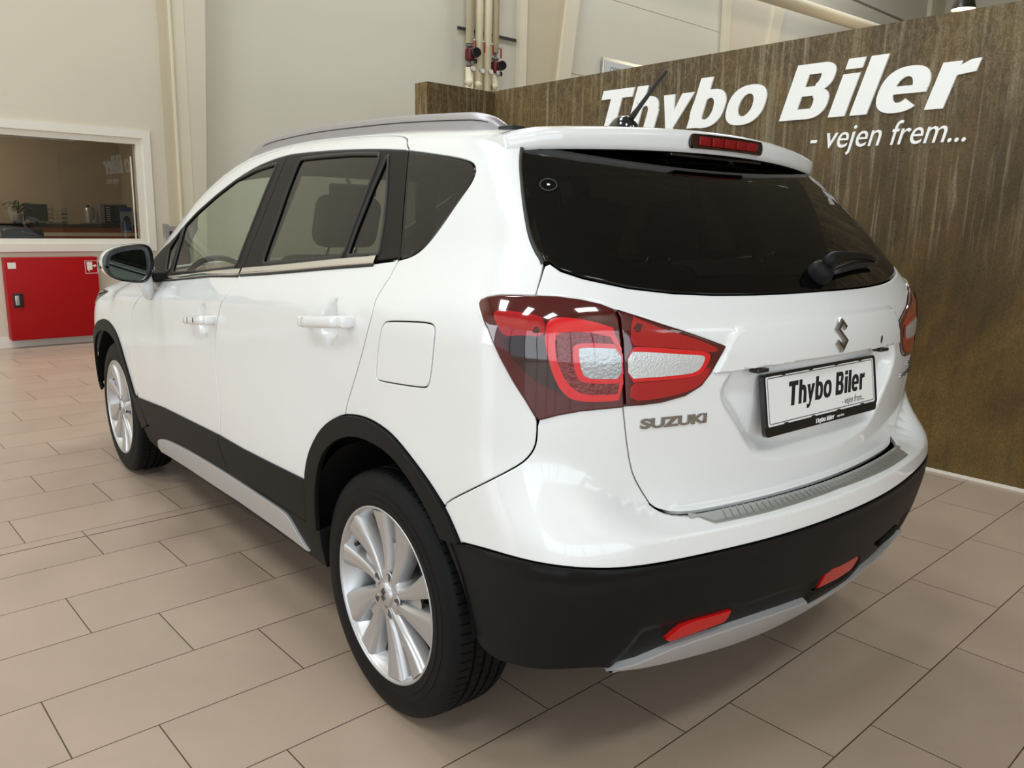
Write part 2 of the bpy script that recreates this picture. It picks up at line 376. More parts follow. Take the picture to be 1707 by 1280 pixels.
def patch(outer,holes=(),g=.022,off=0.,depth=.010,gap=.0015,half=False,chart='S',rim=True,h=None,bev=.003,extra=None,fix=None):
    """part of the body surface inside `outer`; returns verts, normals, faces"""
    h=h or g*.6
    fixa=(AC if chart=='S' else 0.) if half else fix
    rings=[]
    for k,R in enumerate([outer]+list(holes)):
        R=dens(R,h)
        ccw=parea(R)>0
        if (k==0)!=ccw: R=R[::-1]
        rings.append(R)
    r1=[inset(R,gap,fixa) for R in rings];r2=[inset(R,gap+bev,fixa) for R in rings]
    lo=rings[0].min(0);hi=rings[0].max(0)
    X,Y=np.meshgrid(np.arange(lo[0],hi[0],g),np.arange(lo[1],hi[1],g));X=X+(np.arange(X.shape[0])%2)[:,None]*g/2
    G=np.stack([X.ravel(),Y.ravel()],1)
    if extra is not None: G=np.concatenate([G,np.array(extra,float)])
    ok=inside(G,r2[0])&(dseg(G,r2[0])>g*.45)
    for R in r2[1:]: ok&=(~inside(G,R))&(dseg(G,R)>g*.45)
    G=G[ok]
    pts=np.concatenate(r2+[G]);ed=[];b=0
    for R in r2:
        n=len(R);ed+=[(b+i,b+(i+1)%n) for i in range(n)];b+=n
    vo,eo,fo,ov,oe,of=delaunay_2d_cdt([Vector(p) for p in pts],ed,[],0,1e-7)
    V2=np.array([tuple(v) for v in vo]);F3=np.array([f for f in fo if len(f)==3])
    c=V2[F3].mean(1);ok=inside(c,r2[0])
    for R in r2[1:]: ok&=~inside(c,R)
    F3=F3[ok]
    idx={}
    for i,o in enumerate(ov):
        for q in o: idx[q]=i
    P,N,S=pos(V2,off,chart)
    if callable(off):
        e=.002
        _,_,S1=pos(V2+[e,0],off,chart);_,_,S2=pos(V2+[0,e],off,chart);_,_,S3=pos(V2-[e,0],off,chart);_,_,S4=pos(V2-[0,e],off,chart)
        n=np.cross(S1-S3,S2-S4);n/=np.linalg.norm(n,axis=1,keepdims=True)+1e-12
        n*=np.sign(np.sum(n*N,1,keepdims=True));N=n
    V=[S];NN=[N];FF=[list(f) for f in F3];base=len(S);b=0
    # orientation of interior faces
    a_,b_,c_=S[F3[:,0]],S[F3[:,1]],S[F3[:,2]]
    flip=np.sum(np.cross(b_-a_,c_-a_)*N[F3[:,0]],1)<0
    FF=[f[::-1] if fl else f for f,fl in zip(FF,flip)]
    for R1,R2 in zip(r1,r2):
        n=len(R1);p,nn,s=pos(R1,off,chart);_,n2,s2=pos(R2,off,chart)
        out=s-s2;out/=np.linalg.norm(out,axis=1,keepdims=True)+1e-12
        if rim:
            s=s-nn*bev*.45
        V+= [s];nb=nn+out*(.55 if rim else 0);nb/=np.linalg.norm(nb,axis=1,keepdims=True);NN.append(nb)
        i2=[idx[b+i] for i in range(n)]
        for i in range(n):
            j=(i+1)%n
            if fixa is not None and abs(R1[i][0]-fixa)<1e-6 and abs(R1[j][0]-fixa)<1e-6: continue
            f=[i2[i],base+i,base+j,i2[j]]
            q=[V[0][i2[i]],s[i],s[j]];
            if np.dot(np.cross(q[1]-q[0],q[2]-q[0]),nn[i])<0: f=f[::-1]
            FF.append(f)
        base+=n
        if rim:
            V+= [s,s-nn*depth];NN+=[out,out]
            for i in range(n):
                j=(i+1)%n
                if fixa is not None and abs(R1[i][0]-fixa)<1e-6 and abs(R1[j][0]-fixa)<1e-6: continue
                f=[base+i,base+n+i,base+n+j,base+j]
                q0=s[i];q1=s[i]-nn[i]*depth;q2=s[j]
                if np.dot(np.cross(q1-q0,s[j]-nn[j]*depth-q0),out[i])<0: f=f[::-1]
                FF.append(f)
            base+=2*n
        b+=n
    V=np.concatenate(V);NN=np.concatenate(NN)
    if half:
        n=len(V);V=np.concatenate([V,V*[-1,1,1]]);NN=np.concatenate([NN,NN*[-1,1,1]]);FF=FF+[[n+i for i in f[::-1]] for f in FF]
        k=np.abs(V[:,0])<1e-5;NN[k,0]=0
    return V,NN,FF
def pobj(name,parts,m,parent,label=None,mirror=False):
    V=np.concatenate([p[0] for p in parts]);N=np.concatenate([p[1] for p in parts]);Fc=[];b=0
    for p in parts: Fc+=[[b+i for i in f] for f in p[2]];b+=len(p[0])
    if mirror: V=V*[-1,1,1];N=N*[-1,1,1];Fc=[f[::-1] for f in Fc]
    me=bpy.data.meshes.new(name);me.from_pydata([tuple(v) for v in V],[],Fc);me.materials.append(m)
    me.polygons.foreach_set('use_smooth',[True]*len(me.polygons));me.update()
    me.normals_split_custom_set_from_vertices([tuple(n) for n in N/np.linalg.norm(N,axis=1,keepdims=True)])
    return addobj(name,me,parent,label)
def both(name,parts,m,pl,pr,label=None):
    return pobj(name,parts,m,pl,label),pobj(name,parts,m,pr,label,mirror=True)
def mirror_mb(mb):
    q=MB();q.v=[(-x,y,z) for x,y,z in mb.v];q.f=[list(f)[::-1] for f in mb.f];q.m=list(mb.m);q.sm=list(mb.sm);q.mats=list(mb.mats);return q
def ribbon(line,wd,off,m,mb,flip=1,th=.004,closed=False):
    # raised strip following a line on the body surface
    P=dens(line,.012,closed);t=np.gradient(P,axis=0);t/=np.linalg.norm(t,axis=1,keepdims=True)+1e-9
    n=np.stack([-t[:,1],t[:,0]],1)
    rows=[]
    for k,(w_,o_) in enumerate(((-.5,-th),(-.5,0),(-.25,.0012),(.25,.0012),(.5,0),(.5,-th))):
        _,_,S=pos(P+n*w_*wd,off+o_,'S');rows.append(S)
    vs=[tuple(v) for r in rows for v in r];L=len(P);fs=[]
    for k in range(5):
        for i in range(L if closed else L-1):
            j=(i+1)%L;fs.append((k*L+i,k*L+j,(k+1)*L+j,(k+1)*L+i))
    mb.add(vs,fs,m,True)
def text_mesh(txt,size,extrude=.002,bold=0,shear=0,sx=1,spacing=1,align='LEFT'):
    cu=bpy.data.curves.new('lettering','FONT');cu.body=txt;cu.size=size;cu.extrude=extrude;cu.offset=bold;cu.shear=shear;cu.space_character=spacing;cu.align_x=align;cu.resolution_u=4
    o=bpy.data.objects.new('lettering',cu);COL.objects.link(o)
    dg=bpy.context.evaluated_depsgraph_get();dg.update();me=bpy.data.meshes.new_from_object(o.evaluated_get(dg))
    bpy.data.objects.remove(o);bpy.data.curves.remove(cu)
    if sx!=1:
        for v in me.vertices: v.co.x*=sx
    return me
def frame(o,ex,ey,n):
    ex=Vector(ex).normalized();n=Vector(n);n=(n-ex*n.dot(ex)).normalized();ey=n.cross(ex)
    return Matrix(((ex.x,ey.x,n.x,o[0]),(ex.y,ey.y,n.y,o[1]),(ex.z,ey.z,n.z,o[2]),(0,0,0,1)))
def put_text(name,me,M,m,parent=None,label=None,cat=None):
    me.transform(M);me.materials.clear();me.materials.append(m);o=addobj(name,me,parent);props(o,label,cat);return o
# heavy slanted letters drawn as shapes: unit cap height, x to the right
def ell(cx,cy,rx,ry,a0=0,a1=360,n=28): return [(cx+rx*math.cos(math.radians(a0+(a1-a0)*k/n)),cy+ry*math.sin(math.radians(a0+(a1-a0)*k/n))) for k in range(n+1)]
def ring(cx,cy,rx,ry,tx,ty,a0=0,a1=360):
    o=ell(cx,cy,rx,ry,a0,a1);i=ell(cx,cy,rx-tx,ry-ty,a0,a1);return [[o[k],o[k+1],i[k+1],i[k]] for k in range(len(o)-1)]
def sup(cx,cy,rx,ry,a0,a1,e=2.4,n=28):
    r=[]
    for k in range(n+1):
        t=math.radians(a0+(a1-a0)*k/n);c,s_=math.cos(t),math.sin(t)
        r.append((cx+rx*math.copysign(abs(c)**(2/e),c),cy+ry*math.copysign(abs(s_)**(2/e),s_)))
    return r
def sring(cx,cy,rx,ry,tx,ty,a0=0,a1=360,e=2.4):
    o=sup(cx,cy,rx,ry,a0,a1,e);i=sup(cx,cy,rx-tx,ry-ty,a0,a1,2.1);return [[o[k],o[k+1],i[k+1],i[k]] for k in range(len(o)-1)]
def R4(x0,y0,x1,y1): return [[(x0,y0),(x1,y0),(x1,y1),(x0,y1)]]
XH=.74
def glyph(ch):
    S=.248
    if ch=='T': return .80,R4(.02,.80,.78,1)+R4(.40-S*.55,0,.40+S*.55,.81)
    if ch=='h': return .70,R4(.04,0,.04+S,1)+R4(.44,0,.44+S,.47)+sring(.355,.42,.31,.345,.225,.20,0,180)
    if ch=='y': return .66,[[(0,XH),(.24,XH),(.42,.0),(.26,.0)],[(.40,XH),(.66,XH),(.40,.02),(.24,.02)],[(.24,.03),(.42,.06),(.31,-.16),(.20,-.10)],[(.31,-.16),(.20,-.26),(.03,-.26),(.03,-.08),(.20,-.10)]]
    if ch=='b': return .72,R4(.04,0,.04+S,1)+sring(.36,.37,.34,.385,.225,.17)
    if ch=='o': return .74,sring(.37,.37,.355,.385,.225,.17)
    if ch=='B': return .80,R4(.04,0,.29,1)+R4(.2,0,.5,.19)+R4(.2,.81,.5,1)+R4(.2,.42,.5,.59)+sring(.48,.275,.28,.275,.24,.16,-90,90)+sring(.46,.745,.26,.255,.22,.15,-90,90)
    if ch=='i': return .32,R4(.04,0,.04+S+.01,XH)+R4(.04,.82,.04+S+.01,1)
    if ch=='l': return .32,R4(.04,0,.04+S+.01,1)
    if ch=='e': return .72,sring(.36,.37,.345,.385,.225,.17,0,316)+R4(.2,.30,.70,.43)
    if ch=='r': return .52,R4(.04,0,.04+S,XH)+[[(.22,.40),(.30,.52),(.52,.55),(.52,.755),(.40,.745),(.30,.68),(.22,.56)]]
    return .28,[]
def sign_mesh(txt,height,length,thick,shear,M,m,gap=.035):
    mb=MB(M);x=0;gl=[]
    for ch in txt:
        w_,polys=glyph(ch);gl.append((x,polys));x+=w_+gap
    k=length/x
    c=0
    for x0,polys in gl:
        for p in polys:
            q=[(((a+x0)+b*shear)*k,b*height) for a,b in p]
            c+=1;mb.prism(q,0,thick*(1+.004*(c%23)),m,axis='z')
    return mb
# ================================================================= THE CAR
CAR=thing('car','white compact crossover car with black lower cladding, red tail lamps and dealer number plate','car',(0,1.35,0))
def L_(k,i=0,j=None): return list(LN[k][i:j])
mir=lambda l:[(2*AC-a,v) for a,v in l]
def inter(line,x):
    l=sorted(line);return float(np.interp(x,[p[0] for p in l],[p[1] for p in l]))
# --- main lines of the body, in the (a,v) chart
RS=smooth([(2.36,1.095)]+L_('roofshut',0,17)+[(.215,1.450),(.196,1.443),(.184,1.431),(.158,1.416)],1)
RHI=[(.158,1.414),(.13,1.367),(.094,1.306),(.058,1.247),(.018,1.187)]
RLO=smooth([(.018,1.187),(.022,1.168),(.022,1.153),(.028,1.136),(.034,1.115),(.035,1.106),(.029,1.092),(.034,1.067),(.05,1.034),(.07,.988),(.096,.94),(.125,.887),(.152,.841),(.167,.811),(.170,.792)],1)
BHI=[(.967,1.4425),(.975,1.332),(.985,1.228),(1.004,1.112)]
BLO=smooth([(1.004,1.112),(1.022,1.101),(1.047,1.044),(1.066,1.019),(1.088,1.0),(1.112,.959),(1.131,.93),(1.145,.90),(1.158,.858),(1.165,.808),(1.161,.768),(1.151,.734),(1.138,.687),(1.127,.644),(1.124,.60),(1.130,.56),(1.138,.525)],1)
BCL=[(1.138,.525),(1.139,.485),(1.11,.45),(1.088,.428),(1.056,.392)]
FLO=smooth([(2.03,1.017),(2.06,.975),(2.10,.945),(2.15,.915),(2.207,.885),(2.234,.862),(2.254,.821),(2.266,.79),(2.272,.709),(2.262,.607),(2.245,.541),(2.225,.47)],1)
BELT=[(2.03,1.017),(1.70,1.045),(1.294,1.086),(1.004,1.107)]
BELT2=[(1.004,1.109),(.772,1.124),(.57,1.139),(.312,1.159),(.115,1.174),(.018,1.184)]
BT=smooth([(2.345,1.092),(2.168,1.145),(2.063,1.168),(1.895,1.240),(1.64,1.322),(1.409,1.388),(1.239,1.420),(1.08,1.436),(.967,1.4415)],1)
BT2=smooth([(.967,1.4415),(.863,1.441),(.577,1.434),(.309,1.423),(.158,1.414)],1)
AOUT=smooth([(.414,.404),(.414,.544),(.406,.581),(.385,.629),(.356,.670),(.312,.717),(.261,.753),(.213,.777),(.17,.792),(.111,.803),(.054,.807),(-.003,.804),(-.06,.795),(-.11,.778),(-.165,.752),(-.22,.722),(-.262,.694),(-.300,.662),(-.328,.628),(-.348,.600)],1)
AIN=smooth([(.345,.404),(.344,.511),(.331,.568),(.304,.636),(.241,.696),(.153,.736),(.071,.752),(-.022,.750),(-.09,.737),(-.145,.712),(-.205,.674),(-.255,.630),(-.288,.592)],1)
FOUT=smooth([(2.235,.455),(2.264,.456),(2.293,.49),(2.34,.542),(2.398,.604),(2.472,.678),(2.544,.725),(2.627,.751),(2.708,.764),(2.79,.761),(2.854,.748),(2.907,.727),(2.974,.685),(3.028,.632),(3.06,.56),(3.08,.45),(3.085,.33)],1)
FIN=smooth([(2.235,.30),(2.262,.36),(2.30,.44),(2.352,.50),(2.405,.562),(2.47,.622),(2.55,.675),(2.63,.699),(2.71,.707),(2.79,.704),(2.86,.686),(2.92,.655),(2.969,.61),(3.005,.555),(3.022,.45),(3.022,.33)],1)
VR=[(-.31,1.545),(-.25,1.53),(-.08,1.516),(.15,1.508),(.34,1.509),(.57,1.512),(.85,1.513),(1.09,1.510),(1.28,1.497),(1.44,1.478),(1.6,1.450),(1.8,1.395),(2.0,1.335),(2.2,1.255),(2.35,1.165),(2.44,1.10)]
LAMP=LN['lamp'];SEAM=[(-.648,1.126),(-.657,1.115),(-.664,1.079),(-.669,1.013),(-.676,.942)]
TG=[(-.505,1.188),(-.499,1.184),(-.497,1.177),(-.496,1.166),(-.493,1.143)]
TGR=smooth([(-.315,1.475),(-.326,1.45),(-.338,1.424),(-.353,1.397),(-.371,1.363),(-.393,1.325),(-.425,1.27),(-.45,1.23),(-.472,1.207),(-.488,1.195),(-.496,1.186)],1)
TG2=smooth([(-.676,.942),(-.682,.903),(-.688,.863),(-.698,.814),(-.708,.783),(-.728,.747),(-.750,.715)],1)
TGB=smooth([(-.750,.715),(-.766,.702),(-.79,.694),(-.831,.690),(-.896,.689),(-1.0,.689),(-1.2,.689),(AC,.689)],1)
BW=smooth([(-.348,.606),(-.435,.622),(-.50,.630),(-.56,.633),(-.61,.630),(-.68,.622),(-.75,.618),(-.85,.618),(-.95,.618),(-1.05,.617),(-1.2,.617),(AC,.618)],1)
QS=smooth([(-.292,.672),(-.299,.685),(-.376,.739),(-.452,.794),(-.487,.820),(-.503,.838),(-.513,.858),(-.516,.88),(-.516,.911)],1)
GB=[(-.498,1.193),(-.509,1.187),(-.534,1.177),(-.582,1.168),(-.679,1.157),(-.788,1.151),(-.9,1.149),(-1.05,1.149),(-1.2,1.150),(AC,1.151)]
GT=[(-.352,1.396),(-.391,1.416),(-.441,1.443),(-.498,1.472),(-.572,1.503),(-.702,1.545),(-.886,1.592),(-1.07,1.622),(AC,1.640)]
QG=smooth([(.158,1.413),(.081,1.406),(-.041,1.396),(-.121,1.386),(-.175,1.377),(-.203,1.368),(-.217,1.355),(-.218,1.342),(-.209,1.327),(-.178,1.298),(-.143,1.260),(-.112,1.230),(-.077,1.206),(-.047,1.195),(-.018,1.189),(.018,1.184)],1)
# --- painted panels
quarter=RS[:-1]+[(.158,1.416)]+[(a-.001,v) for a,v in QG]+RLO[1:]
ib=min(range(len(AOUT)),key=lambda i:abs(AOUT[i][0]-.17)+abs(AOUT[i][1]-.79))
ie=min(range(len(AOUT)),key=lambda i:abs(AOUT[i][0]+.292)+abs(AOUT[i][1]-.67))
quarter+=AOUT[ib+1:ie]+QS+[LAMP[i] for i in range(27,32)]+[LAMP[i] for i in range(0,6)]+TGR[::-1]+VR
FUEL=smoothc([(-.062,1.070),(-.154,1.079),(-.222,1.084),(-.243,1.080),(-.247,1.066),(-.243,1.03),(-.238,.99),(-.231,.955),(-.222,.937),(-.200,.932),(-.131,.925),(-.013,.916),(.002,.920),(.003,.937),(-.004,.99),(-.020,1.045),(-.034,1.064)],1)
side=patch(quarter,[FUEL],g=.024,gap=.002)
bl,br=both('side_panel',[side],PAINT,CAR,CAR)
for pr_,mi_ in ((bl,False),(br,True)):
    pobj('fuel_flap' if not mi_ else 'side_flap',[patch(FUEL,g=.02,off=.0006)],PAINT,pr_,mirror=mi_)
def bowl(ca,cv,ra,rv,dp):
    def f(a,v):
        q=((a-ca)/ra)**2+((v-cv)/rv)**2
        return -dp*(1-sst(0,1,q))
    return f
fr_low=BELT+[p for p in BLO[1:]]+[(1.138,.50),(2.22,.44)]+FLO[::-1][:-1]
re_low=[(1.004,1.109)]+BELT2[1:]+RLO[1:]+[p for p in AOUT[:ib+1]][::-1]+[(.414,.50),(1.138,.50)]+BLO[::-1][:-1]
fr_top=RS[:[i for i,p in enumerate(RS) if p[0]>.975][-1]+1]+[(.967,1.4835)]+BT[::-1]
re_top=[(.967,1.4835)]+[p for p in RS if p[0]<.96 ]+BT2[::-1]
fd_=[patch(fr_low,g=.02,gap=.002,off=bowl(1.272,.925,.052,.068,.017),h=.014),patch(fr_top,g=.018)]
rd_=[patch(re_low,g=.02,gap=.002,off=bowl(.258,1.035,.052,.064,.018),h=.014),patch(re_top,g=.018)]
FD=both('front_door',fd_,PAINT,CAR,CAR);RD=both('rear_door',rd_,PAINT,CAR,CAR)
# --- window surrounds, glass, bright strips
FW=roundc([(1.827,1.060),(1.85,1.103),(1.872,1.167),(1.902,1.228),(1.771,1.279),(1.591,1.333),(1.401,1.382),(1.225,1.408),(1.04,1.419),(1.032,1.405),(1.042,1.353),(1.052,1.271),(1.060,1.187),(1.073,1.122),(1.308,1.104),(1.568,1.083)],.02)
FT=roundc([(1.95,1.062),(2.03,1.140),(1.939,1.214),(1.922,1.218),(1.90,1.167),(1.882,1.110),(1.885,1.062)],.012)
RW=roundc([(.848,1.140),(.842,1.226),(.848,1.33),(.842,1.422),(.661,1.421),(.469,1.418),(.293,1.410),(.297,1.322),(.302,1.239),(.305,1.178),(.584,1.158)],.022)
RT=roundc([(.283,1.181),(.279,1.242),(.271,1.322),(.254,1.404),(.246,1.402),(.188,1.321),(.146,1.250),(.122,1.190)],.010)
fpil=BT+BHI[1:]+[(1.004,1.108)]+[(a,v+.004) for a,v in BELT[::-1][1:]]
rpil=BT2+RHI[1:]+[(a,v+.004) for a,v in BELT2[::-1][:-1]]+[(1.004,1.116)]+BHI[::-1][1:]
for D,poly,holes,gl,nm in ((FD,fpil,[FW,FT],G_FRONT,'f'),(RD,rpil,[RW,RT],G_DARK,'r')):
    A=patch(poly,holes,g=.02,off=-.0008);W1=patch(holes[0],g=.03,off=-.0045,rim=False);W2=patch(holes[1],g=.03,off=-.0045,rim=False)
    for d,mi_ in zip(D,(False,True)):
        pobj('window_surround',[A],PILLAR,d,'black tape covered window surround',mirror=mi_)
        pobj('window_glass',[W1],gl,d,mirror=mi_);pobj('quarter_light',[W2],gl,d,mirror=mi_)
        mb=MB();ribbon(holes[0],.009,.0015,RUB,mb,closed=True);ribbon(holes[1],.008,.0015,RUB,mb,closed=True)
        if mi_: mb=mirror_mb(mb)
        mb.obj('window_seal',d,fix=False)
for d,line,mi_ in ((FD[0],[(2.02,1.022),(1.70,1.052),(1.294,1.094),(1.01,1.114)],0),(FD[1],[(2.02,1.022),(1.70,1.052),(1.294,1.094),(1.01,1.114)],1),(RD[0],[(.996,1.116),(.772,1.131),(.57,1.146),(.312,1.166),(.126,1.180)],0),(RD[1],[(.996,1.116),(.772,1.131),(.57,1.146),(.312,1.166),(.126,1.180)],1)):
    mb=MB();ribbon(line,.017,.004,CHROME,mb)
    if mi_: mb=mirror_mb(mb)
    mb.obj('chrome_strip',d,'bright chrome strip under the window',fix=False)
    mb=MB();ribbon([(a,v-.011) for a,v in line],.006,.003,RUB,mb)
    if mi_: mb=mirror_mb(mb)
    mb.obj('strip_seal',d,fix=False)
A=patch([(a,v) for a,v in QG]+RHI[::-1][1:-1],g=.03,off=-.0015,rim=True,depth=.004)
for pr_,mi_ in ((bl,False),(br,True)): pobj('rear_side_glass',[A],G_REAR,pr_,'dark tinted glass behind the rear door',mirror=mi_)
# --- front wing, bonnet, windscreen, roof
FC=Y1+RA*PI/2
WT=[(2.03,1.017),(2.10,1.03),(2.32,1.094),(2.42,1.09),(2.55,1.03),(2.7,.985),(2.9,.95),(3.08,.91),(3.2,.86)]
wing=FLO[:-1]+[p for p in FOUT if p[0]>2.24][:-4]+[(3.12,.52),(3.2,.56),(3.2,.86)]+WT[::-1][1:-1]
wg=patch(wing,g=.024)
WING=both('front_wing',[wg],PAINT,CAR,CAR)
fb=patch([(3.2,.84),(3.2,.56),(3.12,.50),(3.1,.30),(3.4,.25),(FC,.25),(FC,.80)],g=.035,half=False,fix=FC)
def halfx(p):
    V,N,Fc=p;n=len(V);return np.concatenate([V,V*[-1,1,1]]),np.concatenate([N,N*[-1,1,1]]),Fc+[[n+i for i in f[::-1]] for f in Fc]
pobj('front_bumper',[halfx(fb)],PAINT,CAR)
def tocurve(line,h=.05):
    Q=dens(line,h,False);P=SP(Q[:,0],Q[:,1]);return [(float(p[0]),float(p[1])) for p in P]
hood=tocurve(WT[4:-1])+[(-.55,3.30),(-.3,3.39),(0,3.42),(0,2.64),(-.35,2.60)]
pobj('bonnet',[patch(hood,g=.04,half=True,chart='T')],PAINT,CAR)
vline=[p for p in VR if p[0]>1.7]
ws=tocurve(vline)+tocurve([(2.44,1.10),(2.5,1.05)])+[(-.35,2.585),(0,2.625),(0,1.70),(-.3,1.685),(-.5,1.66)]
pobj('windscreen',[patch(ws,g=.05,half=True,chart='T',off=-.003,rim=False)],G_FRONT,CAR)
roofl=tocurve([p for p in VR if p[0]<=1.81])
roof=[(x,y) for x,y in roofl if y>-.17]+[(-.5,1.66),(-.3,1.685),(0,1.70),(0,-.155),(-.3,-.15)]
ROOF=pobj('roof',[patch(roof,g=.035,half=True,chart='T',off=lambda x,y:-.004*sst(.50,.46,np.abs(x))*0)],PAINT,CAR)
# --- bumper, tailgate, rear glass
def shelf_extra(a0,a1,v0,v1,da=.02,dv=.0035):
    return [(a,v) for a in np.arange(a0,a1,da) for v in np.arange(v0,v1,dv)]
bump=BW+[(AC,.6875)]+[(a,v-.0015) for a,v in TGB[::-1][1:]]+TG2[::-1][1:]+[LAMP[i] for i in range(22,27)]+QS[::-1][1:]+AOUT[ie:]
ex=shelf_extra(AC,-.74,.655,.688)+[(AC,v) for v in np.arange(.655,.686,.0035)]
pobj('rear_bumper',[patch(bump,g=.02,half=True,extra=ex,h=.012)],PAINT,CAR)
SCF=[(-.832,.6865),(-.862,.683),(-.893,.6755),(-1.05,.6755),(-1.2,.6765),(AC,.6775),(AC,.6865)]
pobj('sill_protector',[patch(SCF,g=.004,half=True,off=.0022,depth=.003,gap=0,h=.01)],STEEL,CAR,'brushed steel loading sill strip on the bumper')
mb=MB()
for k in range(-22,23):
    a=AC+k*.0215
    if abs(k)>20: continue
    aa=a if a>=AC else a
    q=np.array([(aa+.003,.6785),(aa-.004,.6862)]);_,_,S=pos(q,.0036,'S');_,_,S2=pos(q+[.004,0],.0036,'S')
    mb.add([tuple(S[0]),tuple(S2[0]),tuple(S2[1]),tuple(S[1])],[(0,1,2,3)],STEEL)
mb.obj('sill_rib',CAR,fix=False)
PANEL=[(-.882,.9985),(-.919,1.062),(-.932,1.083),(-.949,1.098),(-.972,1.106),(-1.0,1.109),(-1.19,1.112),(AC,1.113),(AC,1.008),(-1.18,1.007),(-1.0,1.003)]
RECL=[(-.935,1.0),(-.912,.97),(-.908,.945),(-.925,.915),(-.958,.880),(-1.013,.816),(-1.049,.788),(-1.118,.768),(-1.249,.757),(AC-.05,.755)]
RECP=smooth(RECL,2)+[(AC-.05,1.0055),(-1.18,1.005)]
def tg_off(a,v):
    a=np.where(a<AC,2*AC-a,a);Q=np.stack([a,v],1)
    o=np.zeros(len(Q))
    ip=inside(Q,PANEL+[])
    dp=dseg(Q,PANEL[:8],False);o+=np.where(ip,.0065*sst(0,.013,dp),0)
    ir=inside(Q,RECP);d1=dseg(Q,smooth(RECL,2),False);d2=np.abs(v-(1.0055-.0*(a)))
    # under the raised panel the wall is steep, at the sides and below it is a soft ramp
    o-=np.where(ir,.034*sst(0,.045,d1)*sst(0,.007,1.006-v),0)
    # soft character line under the glass
    return o
tgp=TG[1:]+[LAMP[i] for i in range(5,10)]+[LAMP[i] for i in range(10,22)]+TG2+TGB[1:]+GB[::-1][:-1]
exa=[(a,v) for a in np.arange(AC,-.86,.01) for v in (.996,.9985,1.001,1.0035,1.006,1.0085)]+[(a,v) for a in np.arange(AC,-.86,.009) for v in np.arange(.752,1.12,.009)]
TAIL=pobj('tailgate',[patch(tgp,g=.013,half=True,off=tg_off,extra=exa)],PAINT,CAR)
pobj('rear_window',[patch(GT+GB[::-1]+TGR[::-1][:-1],g=.03,half=True,off=-.0005,depth=.006,gap=.002)],G_REAR,TAIL)
mb=MB();ribbon([(a+.002,v) for a,v in TGR],.009,.0012,RUB,mb);m2=mirror_mb(mb)
mb.obj('window_seal',TAIL,fix=False);m2.obj('window_seal',TAIL,fix=False)
# black ceramic border inside the rear glass
inner=[(-.49,1.36),(-.52,1.40),(-.60,1.45),(-.75,1.50),(-.95,1.54),(-1.15,1.56),(AC,1.565),(AC,1.185),(-1.1,1.183),(-.85,1.187),(-.70,1.198),(-.60,1.215),(-.53,1.25),(-.50,1.30)]
bord=patch(GT+GB[::-1]+TGR[::-1][:-1],[],g=.05,half=True,off=-.008,rim=False,gap=.004)
# cut: border as ring (outer line minus clear field), the field touches the centre line so it is built as a strip
b2=patch([(AC,1.1515)]+GB[::-1][1:]+[(-.490,1.2)]+[(-.47,1.225),(-.43,1.28),(-.375,1.365),(-.356,1.395)]+GT[1:-1]+[(AC,1.637),(AC,1.565)]+inner[:6][::-1]+inner[::-1][:-7]+[(AC,1.185)],g=.04,half=True,off=-.006,rim=False,gap=.004,bev=.002)
pobj('glass_border',[b2],RUB,TAIL)
mb=MB()
for k in range(14):
    v=1.215+k*.0255
    ribbon([(-.56-.004*k,v),(-.9,v),(2*AC+.9,v),(2*AC+.56+.004*k,v)],.0011,-.006,PILLAR,mb,th=.0002)
mb.obj('heating_wire',TAIL,fix=False)
_,n_,S=pos(np.array([(-.461,1.325)]),.0012,'S');mb=MB(frame(S[0],(.6,-.55,0),None,n_[0]) if 0 else frame(S[0],(.62,-.5,0),None,n_[0]))
mb.lathe([(.0195,0),(.0195,.0006),(.0180,.0006),(.0180,0)],INKG,28);mb.prism([(.004*math.cos(t)*(.6 if i%2 else 1.1),.004*math.sin(t)*(.6 if i%2 else 1.1)) for i,t in enumerate([k*PI/5 for k in range(10)])],0,.0006,INKW,axis='z')
mb.obj('round_sticker',TAIL,'small round sticker on the rear glass',fix=False)
# --- black lower bumper
lowL=[(-.290,.594),(-.348,.602)]+[(a,v-.002) for a,v in BW[1:-1]]
lowB=[(-.335,.53),(-.362,.48),(-.375,.44),(-.385,.40),(-.405,.375),(-.44,.364),(-.51,.374),(-.58,.382),(-.645,.376),(-.69,.350),(-.764,.318),(-.87,.302),(-1.0,.287),(-1.15,.275),(AC,.268)]
lowB=smooth(lowB,1)
full=lowL+mir(lowL)[::-1]+mir(lowB[:-1])+lowB[::-1]
BAY=[(-.672,.36),(-.70,.408),(-.737,.462),(-.80,.458),(-1.0,.452),(-1.2,.440),(-1.34,.430),(-1.375,.385),(-1.39,.34),(-1.39,.2),(-.672,.2)]
FOGP=smoothc([(-1.352,.442),(-1.59,.432),(-1.630,.405),(-1.640,.372),(-1.60,.352),(-1.45,.362),(-1.372,.365)],1)
FOG=[(-1.392,.436),(-1.612,.428),(-1.618,.374),(-1.53,.370),(-1.396,.378)]
def lb_off(a,v):
    o=np.zeros(len(a))
    for s in (0,1):
        aa=a if s==0 else 2*AC-a
        if s==1: m_=a<2*AC+1.05
        else: m_=np.ones(len(a),bool)
        Q=np.stack([aa,v],1);i=inside(Q,BAY)&m_
        o-=np.where(i,.010*sst(0,.016,dseg(Q,BAY[:9],False)),0)
    Q=np.stack([a,v],1);i=inside(Q,FOGP);o=o-np.where(i,.030*sst(0,.014,dseg(Q,FOGP)),0)
    # small lip along the paint line
    o+=.0035*(1-sst(.0,.010,np.abs(v-.611)))*(a<-.36)
    return o
LB=pobj('lower_bumper',[patch(full,g=.014,off=lb_off,h=.012,depth=.02)],BLK,CAR,'matt black plastic lower bumper')
